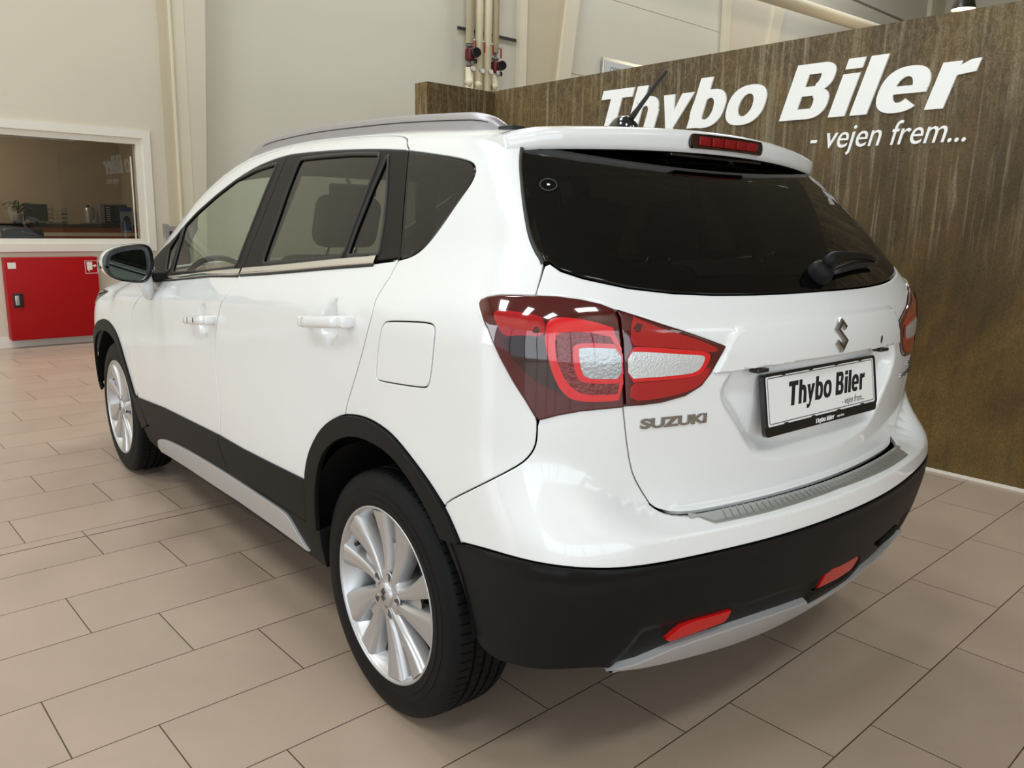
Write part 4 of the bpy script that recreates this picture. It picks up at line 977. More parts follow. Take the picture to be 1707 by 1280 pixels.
# emblem, badges, lock
def surf_frame(a,v,off=0):
    Q=np.array([(a,v)]);P,N,S=pos(Q,tg_off,'S');e=.004
    S1=pos(Q+[-e,0],tg_off,'S')[2][0];n=N[0];ex=S1-S[0]
    return frame(S[0]+n*off,ex,None,n)
M_=surf_frame(AC-.003,1.058)
Em=[(0,1),(.6,.48),(.33,.27),(.02,.52),(-.12,.40),(.62,-.32),(0,-1),(-.6,-.48),(-.33,-.27),(-.02,-.52),(.12,-.40),(-.62,.32)]
Em=[(0,1),(.62,.46),(.36,.24),(.05,.50),(-.16,.34),(.66,-.34),(0,-1),(-.62,-.46),(-.36,-.24),(-.05,-.50),(.16,-.34),(-.66,.34)]
def bev_prism(M,poly,s,h,b,m):
    P=np.array(poly)*s
    if parea(P)<0:P=P[::-1]
    I=inset(P,b);n=len(P);mb=MB(M)
    mb.add([(x,y,-.004) for x,y in P]+[(x,y,h*.45) for x,y in P]+[(x,y,h) for x,y in I],[(k,(k+1)%n,n+(k+1)%n,n+k) for k in range(n)]+[(n+k,n+(k+1)%n,2*n+(k+1)%n,2*n+k) for k in range(n)],m)
    from mathutils.geometry import tessellate_polygon
    mb.add([(x,y,h) for x,y in I],[list(t) for t in tessellate_polygon([[Vector((x,y,0)) for x,y in I]])],m);return mb
bev_prism(M_,Em,.0430,.008,.0035,DCHROME).obj('emblem',TAIL,'dark chrome S emblem')
def badge(name,txt,size,a,v,length,lab,bold=.0006):
    me=text_mesh(txt,size,.0020,bold,.0);xs=[q.co.x for q in me.vertices];x0,x1=min(xs),max(xs)
    k=length/(x1-x0)
    # bend the lettering along the panel
    pts=np.array([[ (q.co.x-x0)*k,q.co.y,q.co.z] for q in me.vertices])
    Q=np.stack([np.full(len(pts),a),np.full(len(pts),v)],1);sgn=-1
    Q[:,0]+=-pts[:,0]/.92;Q[:,1]+=pts[:,1]
    P,N,S=pos(Q,tg_off,'S');S=S+N*(pts[:,2:3]+.0018)
    for q,s_ in zip(me.vertices,S): q.co=tuple(s_)
    me.materials.clear();me.materials.append(DCHROME);o=addobj(name,me,TAIL,lab);return o
badge('maker_badge','SUZUKI',.0290,-.7135,.8915,.150,'chrome SUZUKI lettering',.0012)
badge('model_badge','S-CROSS',.020,-1.925,.884,.15,'chrome model lettering')
badge('model_badge','SX4',.020,-2.01,.910,.065,'chrome model lettering')
M_=surf_frame(-1.639,1.028);mb=MB(M_);mb.prism(ell(0,0,.0055,.0105,n=16),-.002,.0012,INKB,axis='z');mb.obj('lock_cover',TAIL,fix=False)
# --- rear wiper
def on_glass(a,v,off): return pos(np.array([(a,v)]),off,'S')[2][0]
mb=MB();p=on_glass(-1.405,1.183,0);n_=pos(np.array([(-1.405,1.183)]),0,'S')[1][0]
mb.lathe([(0,.036),(.014,.036),(.026,.030),(.031,.018),(.031,-.004)],BLK,30,T=frame(p,(1,0,0),None,n_))
WP=mb.obj('wiper',TAIL,'black rear wiper');
mb=MB();arm=[on_glass(a,v,o) for a,v,o in ((-1.400,1.187,.036),(-1.430,1.194,.040),(-1.475,1.199,.040),(-1.575,1.203,.036),(-1.68,1.203,.032),(-1.79,1.197,.027),(-1.845,1.189,.020))]
mb.tube(arm,[.012,.0165,.0145,.011,.009,.007,.003],BLK,n=10,sq=1.5);mb.obj('wiper_arm',WP)
mb=MB();bl_=[on_glass(a,v,.014) for a,v in ((-1.475,1.180),(-1.55,1.186),(-1.65,1.190),(-1.75,1.190),(-1.87,1.184))];mb.tube(bl_,[.008,.011,.012,.011,.007],RUB,n=8,sq=.7);mb.obj('wiper_blade',WP)
# --- cabin
mb=MB()
def lin(poly,off,m,chart='S',half=False,g=.06,name='inner_panel',mi_=(0,1),**k):
    A=patch(poly,g=g,off=off,rim=False,gap=0,chart=chart,half=half,**k)
    for q in mi_: pobj(name,[A],m,CAR,mirror=bool(q))
lin([(2.3,.94),(1.3,.94),(.40,.94),(.50,.40),(2.15,.40),(2.30,.60)],-.05,DARK)
lin([(2.30,1.00),(1.004,1.075),(.3,1.13),(.0,1.15),(-.25,1.16),(-.25,.90),(2.3,.90)],-.055,DASH)
lin([(-.25,1.16),(-.45,1.15),(-.47,.92),(-.25,.92)],-.05,DARK)
lin([(-.46,1.0),(-.46,.70),(-.9,.70),(AC,.70),(AC,1.14),(-.9,1.14),(-.55,1.15)],-.06,DARK,half=True,mi_=(0,))
lin([(.97,1.435),(1.02,1.115),(.93,1.12),(.90,1.435)],-.05,LINER)
lin([(.16,1.40),(.03,1.19),(-.05,1.20),(.06,1.40)],-.05,DARK)
lin([(-.215,1.40),(-.235,1.33),(-.06,1.19),(-.30,1.18),(-.44,1.22),(-.36,1.38),(-.32,1.44)],-.035,DARK)
hl=[(x*.985,y) for x,y in roofl if y>-.12 and y<1.72]+[(-.4,1.62),(0,1.66),(0,-.12),(-.3,-.12)]
lin(hl,-.045,LINER,chart='T',half=True,mi_=(0,),name='headliner')
lin([(1.75,1.42),(1.3,1.475),(.8,1.49),(.1,1.48),(-.25,1.50),(-.26,1.44),(.0,1.415),(.3,1.44),(.9,1.45),(1.3,1.43),(1.7,1.34),(2.2,1.19),(2.34,1.11),(2.36,1.15),(2.2,1.235),(2.0,1.315)],-.03,LINER)
mb.box((-.74,.45,.30),(.74,2.2,.36),DARK);mb.box((-.48,-.55,.30),(.48,.5,.45),DARK);mb.box((-.46,2.15,.26),(.46,3.25,.60),DARK);mb.box((-.70,.40,.22),(.70,2.2,.30),DARK)
mb.obj('floor_pan',CAR,fix=False)
mb=MB();mb.rbox((-.70,-.55,.62),(.70,-.12,.98),DARK,.03);mb.obj('boot_cover',CAR)
def seat(x,y,w_,label):
    mb=MB();mb.rbox((x-w_/2,y,.50),(x+w_/2,y+.52,.66),SEAT,.06)
    T=Matrix.Translation((x,y+.04,.60))@Matrix.Rotation(math.radians(20),4,'X')
    mb.rbox((-w_/2,-.07,0),(w_/2,.06,.60),SEAT,.06,T=T);S_=mb.obj('seat',CAR,label)
    mb=MB();mb.rbox((-.13,-.055,.64),(.13,.045,.84),SEAT,.045,T=T);mb.cyl((-.06,0,.56),(-.06,0,.68),.007,CHROME,T=T);mb.cyl((.06,0,.56),(.06,0,.68),.007,CHROME,T=T);mb.obj('headrest',S_)
seat(-.37,1.30,.50,'dark fabric front seat');seat(.37,1.30,.50,'dark fabric front seat')
seat(-.40,.36,.44,'dark fabric rear seat');seat(.0,.36,.36,'dark fabric rear seat');seat(.40,.36,.44,'dark fabric rear seat')
mb=MB();T=Matrix.Translation((-.475,2.14,.935))@Matrix.Rotation(math.radians(68),4,'X')
mb.lathe([(.178+.014*math.cos(t),.014*math.sin(t)) for t in [2*PI*k/10 for k in range(10)]],DASH,48,T=T,close=True)
mb.lathe([(0,.02),(.055,.018),(.062,-.01)],DASH,24,T=T)
for a in (0,PI,-PI/2): mb.tube([(.05*math.cos(a),.05*math.sin(a),0),(.17*math.cos(a),.17*math.sin(a),0)],.013,DASH,n=8,T=T)
mb.cyl((-.47,2.16,.92),(-.46,2.38,.84),.035,DASH);mb.obj('steering_wheel',CAR)
mb=MB();mb.rbox((-.72,2.14,.80),(.72,2.50,.995),DASH,.06);mb.rbox((-.56,2.14,.97),(-.24,2.32,1.03),DASH,.03);mb.rbox((-.14,1.4,.36),(.14,2.1,.66),DASH,.03);mb.obj('dashboard',CAR)
mb=MB();mb.rbox((-.12,1.70,1.40),(.12,1.73,1.46),DASH,.02);mb.cyl((0,1.73,1.44),(0,1.78,1.50),.008,DASH);mb.obj('interior_mirror',CAR)
TILE_H,TILE_L,TILE_Y0,TILE_X0,TILE_S=.3068,.6215,.3585,-.930,-.3315
OFFICE_W=75
GX=.5
# ================================================================= THE HALL (own axes, turned by PHI)
def st(name,mb,**k): return mb.obj(name,kind='structure',**k)
def nodes(m): return m.node_tree.nodes,m.node_tree.links
# floor tiles
FL=mat('floor_tile',(168,150,134),.33,spec=.45);N_,K_=nodes(FL);b=N_['Principled BSDF'];geo=N_.new('ShaderNodeNewGeometry')
mp=N_.new('ShaderNodeMapping');mp.vector_type='TEXTURE';mp.inputs['Rotation'].default_value=(0,0,PHI)
K_.new(geo.outputs['Position'],mp.inputs['Vector']);sep=N_.new('ShaderNodeSeparateXYZ');K_.new(mp.outputs[0],sep.inputs[0])
def mth(op,a,b_=None,c=None):
    n=N_.new('ShaderNodeMath');n.operation=op
    for i,x in enumerate((a,b_,c)):
        if x is None: continue
        if isinstance(x,(int,float)): n.inputs[i].default_value=x
        else: K_.new(x,n.inputs[i])
    return n.outputs[0]
TH,TL=TILE_H,TILE_L
yy=mth('DIVIDE',mth('SUBTRACT',sep.outputs['Y'],TILE_Y0),TH);row=mth('FLOOR',yy);fy=mth('SUBTRACT',yy,row)
xx=mth('SUBTRACT',mth('DIVIDE',mth('SUBTRACT',sep.outputs['X'],TILE_X0),TL),mth('MULTIPLY',row,TILE_S));col=mth('FLOOR',xx);fx=mth('SUBTRACT',xx,col)
dy=mth('MULTIPLY',mth('MINIMUM',fy,mth('SUBTRACT',1,fy)),TH);dx=mth('MULTIPLY',mth('MINIMUM',fx,mth('SUBTRACT',1,fx)),TL)
dj=mth('SUBTRACT',mth('ABSOLUTE',mth('SUBTRACT',sep.outputs['Y'],1.822)),.0018);dd=mth('MINIMUM',mth('MINIMUM',dx,dy),dj);gr=N_.new('ShaderNodeMapRange');gr.inputs['From Min'].default_value=.0013;gr.inputs['From Max'].default_value=.0022;K_.new(dd,gr.inputs['Value'])
cb=N_.new('ShaderNodeCombineXYZ');K_.new(row,cb.inputs[0]);K_.new(col,cb.inputs[1]);wn=N_.new('ShaderNodeTexWhiteNoise');wn.noise_dimensions='3D';K_.new(cb.outputs[0],wn.inputs['Vector'])
nz=N_.new('ShaderNodeTexNoise');nz.inputs['Scale'].default_value=2.2;nz.inputs['Detail'].default_value=6;nz.inputs['Distortion'].default_value=1.2;ad=N_.new('ShaderNodeVectorMath');ad.operation='ADD'
sc_=N_.new('ShaderNodeVectorMath');sc_.operation='SCALE';sc_.inputs['Scale'].default_value=7;K_.new(wn.outputs['Color'],sc_.inputs[0]);K_.new(mp.outputs[0],ad.inputs[0]);K_.new(sc_.outputs[0],ad.inputs[1]);K_.new(ad.outputs[0],nz.inputs['Vector'])
sp=N_.new('ShaderNodeTexNoise');sp.inputs['Scale'].default_value=420;sp.inputs['Detail'].default_value=2;K_.new(mp.outputs[0],sp.inputs['Vector'])
val=mth('ADD',mth('ADD',mth('MULTIPLY',mth('SUBTRACT',wn.outputs['Value'],.5),.07),mth('MULTIPLY',mth('SUBTRACT',nz.outputs[0],.5),.24)),mth('MULTIPLY',mth('SUBTRACT',sp.outputs[0],.5),.22))
val=mth('ADD',val,1.0)
vm=N_.new('ShaderNodeVectorMath');vm.operation='SCALE';vm.inputs[0].default_value=s2l((170,151,134))[:3];K_.new(val,vm.inputs['Scale'])
mx=N_.new('ShaderNodeMix');mx.data_type='RGBA';mx.inputs[6].default_value=s2l((74,58,48));K_.new(gr.outputs[0],mx.inputs[0]);K_.new(vm.outputs[0],mx.inputs[7]);K_.new(mx.outputs[2],b.inputs['Base Color'])
bp=N_.new('ShaderNodeBump');bp.inputs['Strength'].default_value=.5;bp.inputs['Distance'].default_value=.0015;K_.new(gr.outputs[0],bp.inputs['Height']);K_.new(bp.outputs[0],b.inputs['Normal'])
rg=mth('ADD',mth('MULTIPLY',nz.outputs[0],.16),.25);K_.new(rg,b.inputs['Roughness'])
WALL=mat('wall_panel',(206,203,190),.55,bump=(120,.05));WALLB=mat('wall_beige',(205,197,178),.6);COLM=mat('column_cream',(214,206,184),.5);COLD=mat('column_web',(192,181,156),.55)
CEIL=mat('ceiling_panel',(165,165,158),.8);FRM=mat('window_frame_white',(222,216,205),.4);MUL=mat('mullion',(70,72,74),.4,.5)
XL,XR,YB,YF_,ZC=-9,22,-8,10.0,9.0
mb=MB(HM);mb.box((XL,YB,-.12),(XR,YF_,0),FL);st('floor',mb)
mb=MB(HM);mb.box((XL,YB,ZC),(XR,YF_,ZC+.15),CEIL);st('ceiling',mb)
YA=7.19;YW=7.62
# office wall with its opening (wall_front), far wall panels
wx0,wx1,wz0,wz1=-3.2,.955,.965,2.03
mb=MB(HM);mb.box((XL,YA,0),(wx0,YA+.16,ZC),WALLB);mb.box((wx0,YA,0),(wx1,YA+.16,wz0),WALLB);mb.box((wx0,YA,wz1),(wx1,YA+.16,ZC),WALLB);mb.box((wx1,YA,0),(1.30,YA+.16,ZC),WALLB)
st('wall_front',mb)
mb=MB(HM);mb.box((1.2,YW,0),(XR,YW+.15,ZC),WALL);st('wall_far',mb)
mb=MB(HM)
for z in (3.58,4.82): mb.box((7.3,YW-.004,z),(XR,YW,z+.007),COLD)
mb.box((1.20,YA+.16,0),(1.26,YW,ZC),WALLB);st('trim_1',mb)
mb=MB(HM);mb.box((-3.3,YA-.012,0),(1.24,YA,.10),FRM);st('baseboard_front',mb)
mb=MB(HM);mb.box((XR-.15,YB,0),(XR,YF_,ZC),WALL);st('wall_right',mb)
# glazed sides behind and left of the camera: posts, rails, sills
mb=MB(HM)
mb.box((XL,YB-.1,0),(GX,YB,.28),FRM);mb.box((XL,YB-.1,4.25),(XR,YB,ZC),WALL);mb.box((GX,YB-.1,0),(XR,YB,3.05),COLD);mb.box((GX,YB-.1,3.05),(GX+1.1,YB,4.25),COLD);mb.box((4.3,YB-.1,3.05),(XR,YB,4.25),COLD)
for x in (-8.95,-6.6,-4.2,-1.85,GX): mb.box((x-.06,YB-.05,.28),(x+.06,YB+.12,4.25),MUL)
mb.box((XL,YB-.02,2.9),(GX,YB+.1,2.97),MUL);st('wall_back',mb)
mb=MB(HM)
mb.box((XL-.1,YB,0),(XL,YF_,.28),FRM);mb.box((XL-.1,YB,4.25),(XL,YF_,ZC),WALL);mb.box((XL-.1,6.2,.28),(XL,YF_,4.25),WALL)
for y in (-7.8,-5.0,-2.2,.6,3.4,6.2): mb.box((XL-.05,y-.06,.28),(XL+.12,y+.06,4.25),MUL)
st('wall_left',mb)
# office window
mb=MB(HM);f=.075
def fr(x0,z0,x1,z1,t,y0,y1,m):
    mb.box((x0,y0,z0),(x0+t,y1,z1),m);mb.box((x1-t,y0,z0),(x1,y1,z1),m);mb.box((x0+t,y0,z0),(x1-t,y1,z0+t),m);mb.box((x0+t,y0,z1-t),(x1-t,y1,z1),m)
fr(wx0-.06,wz0-.06,wx1+.075,wz1+.075,.075,YA-.022,YA+.0,FRM);fr(wx0,wz0,wx1,wz1,.06,YA+.0,YA+.12,FRM)
WN=st('window_1',mb)
mb=MB(HM);mb.box((wx0+.05,YA+.05,wz0+.05),(wx1-.05,YA+.056,wz1-.05),G_OFF);mb.obj('window_pane',WN,fix=False)
mb=MB(HM);mb.box((.845,YA+.03,wz0+.05),(.850,YA+.06,1.85),FRM);mb.obj('pane_joint',WN)
# office behind the window
OW=mat('office_wall',(176,160,136),.7);WOOD=mat('office_wood',(176,94,42),.5,var=(6,.8));GREYW=mat('office_grey',(110,108,104),.5);NAVY=mat('navy_plastic',(14,26,44),.35)
mb=MB(HM);mb.box((XL,9.75,0),(1.56,9.85,ZC),OW);mb.box((1.50,YW+.15,0),(1.56,9.85,2.9),OW);mb.box((-3.4,YA+.16,2.75),(1.5,9.85,2.85),OW);mb.box((-3.5,YA+.16,0),(-3.4,9.85,2.8),OW);mb.box((-3.4,YA+.16,-.05),(1.5,9.8,-.001),GREYW);st('wall_office',mb)
ol=bpy.data.lights.new('office_fill_light','AREA');ol.size=.9;ol.energy=OFFICE_W;ol.color=(1,.9,.75);oo=bpy.data.objects.new('office_fill_light',ol);COL.objects.link(oo);oo.location=HM@Vector((-1.,8.4,2.70))  # unseen fill light, added to lift the dark office interior
H=lambda x,y,z:HM@Vector((x,y,z))
# counter
cy0=8.75
t=thing('office_counter','wooden counter with dark worktop behind the office window','counter',H(-.4,9.1,0))
mb=MB(HM);mb.box((-3.3,cy0,0),(1.49,9.6,1.10),WOOD);mb.obj('counter_body',t);mb=MB(HM);mb.box((-3.3,cy0-.03,1.10),(1.49,9.7,1.14),GLOSSBLK);mb.obj('worktop',t)
mb=MB(HM);mb.box((-3.3,cy0-.012,1.005),(1.49,cy0,1.045),FRM);mb.obj('edge_strip',t)
WT_=1.14
def hthing(name,label,cat,x,y,z): return thing(name,label,cat,H(x,y,z))
# office chair back
t=hthing('office_chair','dark blue office chair seen from behind through the office window','chair',0,8.1,0)
mb=MB(HM);mb.rbox((-.20,8.05,.62),(.19,8.14,1.105),NAVY,.09,5);mb.obj('backrest',t);mb=MB(HM);mb.rbox((-.22,8.1,.45),(.22,8.55,.54),NAVY,.04);mb.obj('seat',t);mb=MB(HM);mb.cyl((0,8.33,.08),(0,8.33,.45),.03,GLOSSBLK)
for k in range(5): mb.tube([(0,8.33,.10),(0+.28*math.cos(k*1.257),8.33+.28*math.sin(k*1.257),.04)],.02,GLOSSBLK,n=8)
mb.obj('chair_base',t)
# computer screen
t=hthing('computer_screen','dark computer screen standing beside the potted plant','monitor',.35,9.1,WT_)
mb=MB(HM);mb.rbox((.225,9.10,1.16),(.475,9.13,1.36),NAVY,.01);mb.obj('screen',t);mb=MB(HM);mb.box((.33,9.12,WT_),(.37,9.16,1.3),GLOSSBLK);mb.box((.26,9.04,WT_),(.44,9.24,WT_+.012),GLOSSBLK);mb.obj('screen_stand',t);mb=MB(HM);mb.box((.235,9.098,1.168),(.275,9.10,1.178),FRM);mb.obj('screen_label',t)
# plant
GREEN=mat('leaf_green',(58,84,50),.5);POTM=mat('pot_glass',(150,150,140),.3)
t=hthing('potted_plant','green leafy plant in a pale pot on the office counter','plant',.13,8.95,WT_)
mb=MB(HM);mb.lathe([(0,0),(.045,0),(.055,.10),(.057,.11),(.052,.11),(.048,.095),(0,.095)],POTM,24,T=Matrix.Translation((.13,8.95,WT_)));mb.obj('pot',t)
mb=MB(HM);random.seed(3)
for k in range(22):
    a=random.uniform(0,2*PI);L=random.uniform(.10,.21);up=random.uniform(.04,.26);base=Vector((.15,8.95,WT_+.10+random.uniform(0,.08)))
    pts=[];
    for i in range(7):
        u=i/6;pts.append(base+Vector((math.cos(a)*L*u,math.sin(a)*L*u*.6,up*u*(1.25-u*1.15)+.0)))
    vs=[];fs=[]
    for i,p in enumerate(pts):
        u=i/6;w_=.015*math.sin(PI*min(1,u*.9+.08));sd=Vector((-math.sin(a),math.cos(a),0))*w_;vs+=[tuple(p+sd),tuple(p-Vector((0,0,.004))),tuple(p-sd)]
    for i in range(6): fs+=[(3*i,3*i+1,3*i+4,3*i+3),(3*i+1,3*i+2,3*i+5,3*i+4)]
    mb.add(vs,fs,GREEN,True)
mb.tube([(.13,8.95,WT_+.08),(.15,8.95,WT_+.22)],.006,GREEN,n=6);mb.obj('foliage',t,fix=False)
# letter trays
WIRE=mat('wire_tray',(120,118,112),.4,.3)
t=hthing('letter_trays','stack of clear letter trays on the counter right of the screen','letter tray',.6,9.2,WT_)
for k in range(4):
    mb=MB(HM);z=WT_+.003+k*.048;mb.box((.515,9.08,z),(.675,9.33,z+.005),WIRE);mb.box((.515,9.08,z),(.520,9.33,z+.022),WIRE);mb.box((.670,9.08,z),(.675,9.33,z+.022),WIRE)
    for x in (.520,.662): mb.box((x,9.09,z),(x+.006,9.096,z+.048),WIRE)
    mb.obj('tray',t)
# thermos
t=hthing('vacuum_flask','steel vacuum flask with black handle on a small tray','flask',.905,9.1,WT_+.012)
mb=MB(HM);mb.lathe([(0,0),(.05,0),(.052,.02),(.052,.2),(.042,.24),(.03,.25),(0,.25)],STEEL,24,T=Matrix.Translation((.905,9.1,WT_+.012))@Matrix.Diagonal((.72,.72,.74,1)));mb.obj('flask_body',t)
mb=MB(HM);mb.lathe([(.032,.25),(.034,.27),(.02,.285),(0,.285)],GLOSSBLK,20,T=Matrix.Translation((.905,9.1,WT_+.012))@Matrix.Diagonal((.72,.72,.74,1)));mb.tube([(.935,9.1,WT_+.19),(.965,9.1,WT_+.185),(.97,9.1,WT_+.08),(.94,9.1,WT_+.05)],.007,GLOSSBLK,n=8);mb.obj('flask_handle',t)
mb=MB(HM);mb.rbox((.83,9.0,WT_),(1.0,9.2,WT_+.012),GREYW,.004);mb.obj('serving_tray',None,'small grey tray under the vacuum flask','tray')
# key / phone panel box
t=hthing('notice_stand','grey box with a black front and white lines on the counter','display box',1.18,9.15,WT_)
mb=MB(HM);mb.rbox((1.02,9.05,WT_),(1.34,9.25,1.385),GREYW,.01);mb.obj('box_body',t);mb=MB(HM);mb.box((1.075,9.044,WT_+.015),(1.335,9.05,1.365),NAVY);mb.obj('box_front',t)
mb=MB(HM)
for k in range(7): mb.box((1.095,9.041,WT_+.04+k*.026),(1.135,9.044,WT_+.046+k*.026),FRM)
mb.obj('front_lines',t)
# poster on the glass
PB=mat('poster_blue',(46,74,128),.5);PW=mat('poster_paper',(168,168,165),.5);PD=mat('poster_dark',(40,58,72),.5)
t=hthing('poster','small blue and white poster with a dark car picture stuck inside the office glass','poster',.77,YA+.062,1.09)
mb=MB(HM);mb.box((.712,YA+.060,1.09),(.828,YA+.062,1.344),PW);mb.obj('poster_sheet',t);mb=MB(HM);mb.box((.713,YA+.0585,1.30),(.827,YA+.060,1.344),PB);mb.box((.726,YA+.0585,1.11),(.816,YA+.060,1.165),PB);mb.prism(ell(.772,1.215,.034,.042,n=16),YA+.0585,YA+.060,PD,axis='y');mb.box((.728,YA+.0583,1.165),(.814,YA+.0598,1.195),PD);mb.obj('poster_print',t,fix=False)
# fire cabinet
FR=mat('fire_red',(160,0,6),.5,spec=.25);t=hthing('fire_hose_cabinet','red fire hose cabinet low on the office wall','cabinet',.0,YA-.06,.055)
mb=MB(HM);mb.box((-.385,YA-.115,.085),(.405,YA-.012,.855),FR);mb.obj('cabinet_body',t)
mb=MB(HM);mb.rbox((-.385,YA-.14,.080),(.410,YA-.117,.856),FR,.006);D_=mb.obj('cabinet_door',t)
mb=MB(HM);mb.rbox((-.345,YA-.152,.395),(-.262,YA-.139,.525),RUB,.004);mb.rbox((-.330,YA-.156,.415),(-.296,YA-.148,.505),STEEL,.003);mb.obj('door_handle',D_)
mb=MB(HM);mb.box((-.362,YA-.1425,.755),(-.295,YA-.139,.812),FRM);mb.obj('door_label',D_)
mb=MB(HM);x0,x1,z0,z1=.293,.408,.695,.820
def fr2(x0,z0,x1,z1,t_,y0,y1,m): fr(x0,z0,x1,z1,t_,y0,y1,m)
fr(x0,z0,x1,z1,.004,YA-.1425,YA-.139,FRM);mb.box((x0+.018,YA-.1425,z0+.035),(x0+.066,YA-.139,z1-.012),FRM)
mb.prism([(x0+.066,z0+.075),(x0+.082,z0+.080),(x0+.090,z0+.088),(x0+.104,z0+.075),(x0+.090,z0+.060),(x0+.082,z0+.068),(x0+.066,z0+.070)],YA-.1425,YA-.139,FRM,axis='y')
mb.prism([(x0+.026,z0+.036),(x0+.040,z0+.036),(x0+.036,z0+.010)],YA-.1425,YA-.139,FRM,axis='y');mb.obj('hose_sign',D_)
mb=MB(HM);mb.cyl((.405,YA-.05,.785),(1.0,YA-.05,.785),.012,GREYW,n=12);mb.obj('water_pipe',None,'thin grey pipe running from the red fire cabinet along the wall','pipe')
# display stand right of the window
t=hthing('display_stand','silver framed black display stand beside the office window','stand',1.0,6.6,0)
mb=MB(HM);mb.box((.93,6.60,0),(.965,6.68,1.19),STEEL);mb.box((1.16,6.60,0),(1.195,6.68,1.19),STEEL);mb.obj('post',t);mb=MB(HM);mb.box((.965,6.62,.5),(1.16,6.66,1.12),RUB);mb.obj('board',t);mb=MB(HM);mb.box((.965,6.61,1.12),(1.16,6.67,1.17),STEEL);mb.box((.90,6.45,0),(1.22,6.85,.02),STEEL);mb.obj('crossbar',t)
# steel columns with sloping flanges
def column(label,x,y,sgn,w1,deep0,deep1,fw,zt=ZC):
    t=thing('steel_column',label,'column',H(x,y,0))
    return t
def quadp(mb,P,Q,m):
    n=len(P);mb.add(P+Q,[(k,(k+1)%n,n+(k+1)%n,n+k) for k in range(n)]+[list(range(n))[::-1],[n+k for k in range(n)]],m)
def slab(mb,x0,x1,X0,X1,y0,y1,m):
    X0=x0+(X0-x0)*ZC/7;X1=x1+(X1-x1)*ZC/7
    quadp(mb,[(x0,y0,0),(x1,y0,0),(x1,y1,0),(x0,y1,0)],[(X0,y0,ZC),(X1,y0,ZC),(X1,y1,ZC),(X0,y1,ZC)],m)
t=thing('steel_column','cream tapered steel column between the office window and the pipes','column',H(1.4,7.2,0))
mb=MB(HM);slab(mb,1.176,1.285,1.176,1.285,YA-.02,YA-.001,COLD);mb.obj('column_web',t)
mb=MB(HM);slab(mb,1.285,1.30,1.285,1.30,YA-.06,YA-.001,COLM);slab(mb,1.30,1.44,1.30,1.445,YA-.02,YA-.001,COLM);mb.obj('column_flange',t)
mb=MB(HM);slab(mb,1.40,1.52,1.40,1.835,YA-.015,YW-.005,WALLB);mb.obj('column_casing',t)
t=thing('steel_column','cream tapered steel column with sloping flange just right of the pipes','column',H(6.9,7.4,0))
mb=MB(HM);slab(mb,6.48,6.60,6.44,6.58,YW-.10,YW-.002,COLM);mb.obj('column_flange',t)
mb=MB(HM);slab(mb,6.60,6.85,6.58,7.75,YW-.07,YW-.05,COLD);mb.obj('column_web',t)
mb=MB(HM);slab(mb,6.80,7.05,7.70,7.98,YW-.12,YW-.003,COLM);mb.obj('column_flange',t)
t=thing('steel_column','cream steel column farther right, above the large white lettering','column',H(12.4,7.4,0))
mb=MB(HM);slab(mb,11.75,11.86,11.56,11.75,YW-.10,YW-.002,COLM);mb.obj('column_flange',t)
mb=MB(HM);slab(mb,12.1,12.35,13.55,13.95,YW-.12,YW-.003,COLM);mb.obj('column_flange',t)
mb=MB(HM);slab(mb,11.86,12.1,11.75,13.55,YW-.07,YW-.05,WALLB);mb.obj('column_web',t)
t=thing('steel_column','pale steel column at the far right behind the concrete wall','column',H(20.8,7.5,0))
mb=MB(HM);mb.box((20.7,YW-.12,0),(20.95,YW-.003,ZC),COLM);mb.obj('column_flange',t)
# long duct along the far wall with a thin pipe and a cable tray
mb=MB(HM);mb.tube([(0,6.1,4.674),(21.9,6.1,5.379)],.11,COLM,n=16)
for x in (2,7.5): mb.cyl((x,6.1,4.78),(x,6.1,ZC),.008,GREYW,n=6)
mb.obj('ceiling_duct',None,'long pale round duct under the roof above the concrete wall','duct')
mb=MB(HM);mb.tube([(3,6.3,5.62),(21.9,6.3,5.62)],.025,GREYW,n=8);mb.obj('ceiling_pipe',None,'thin dark pipe running above the pale round duct','pipe')
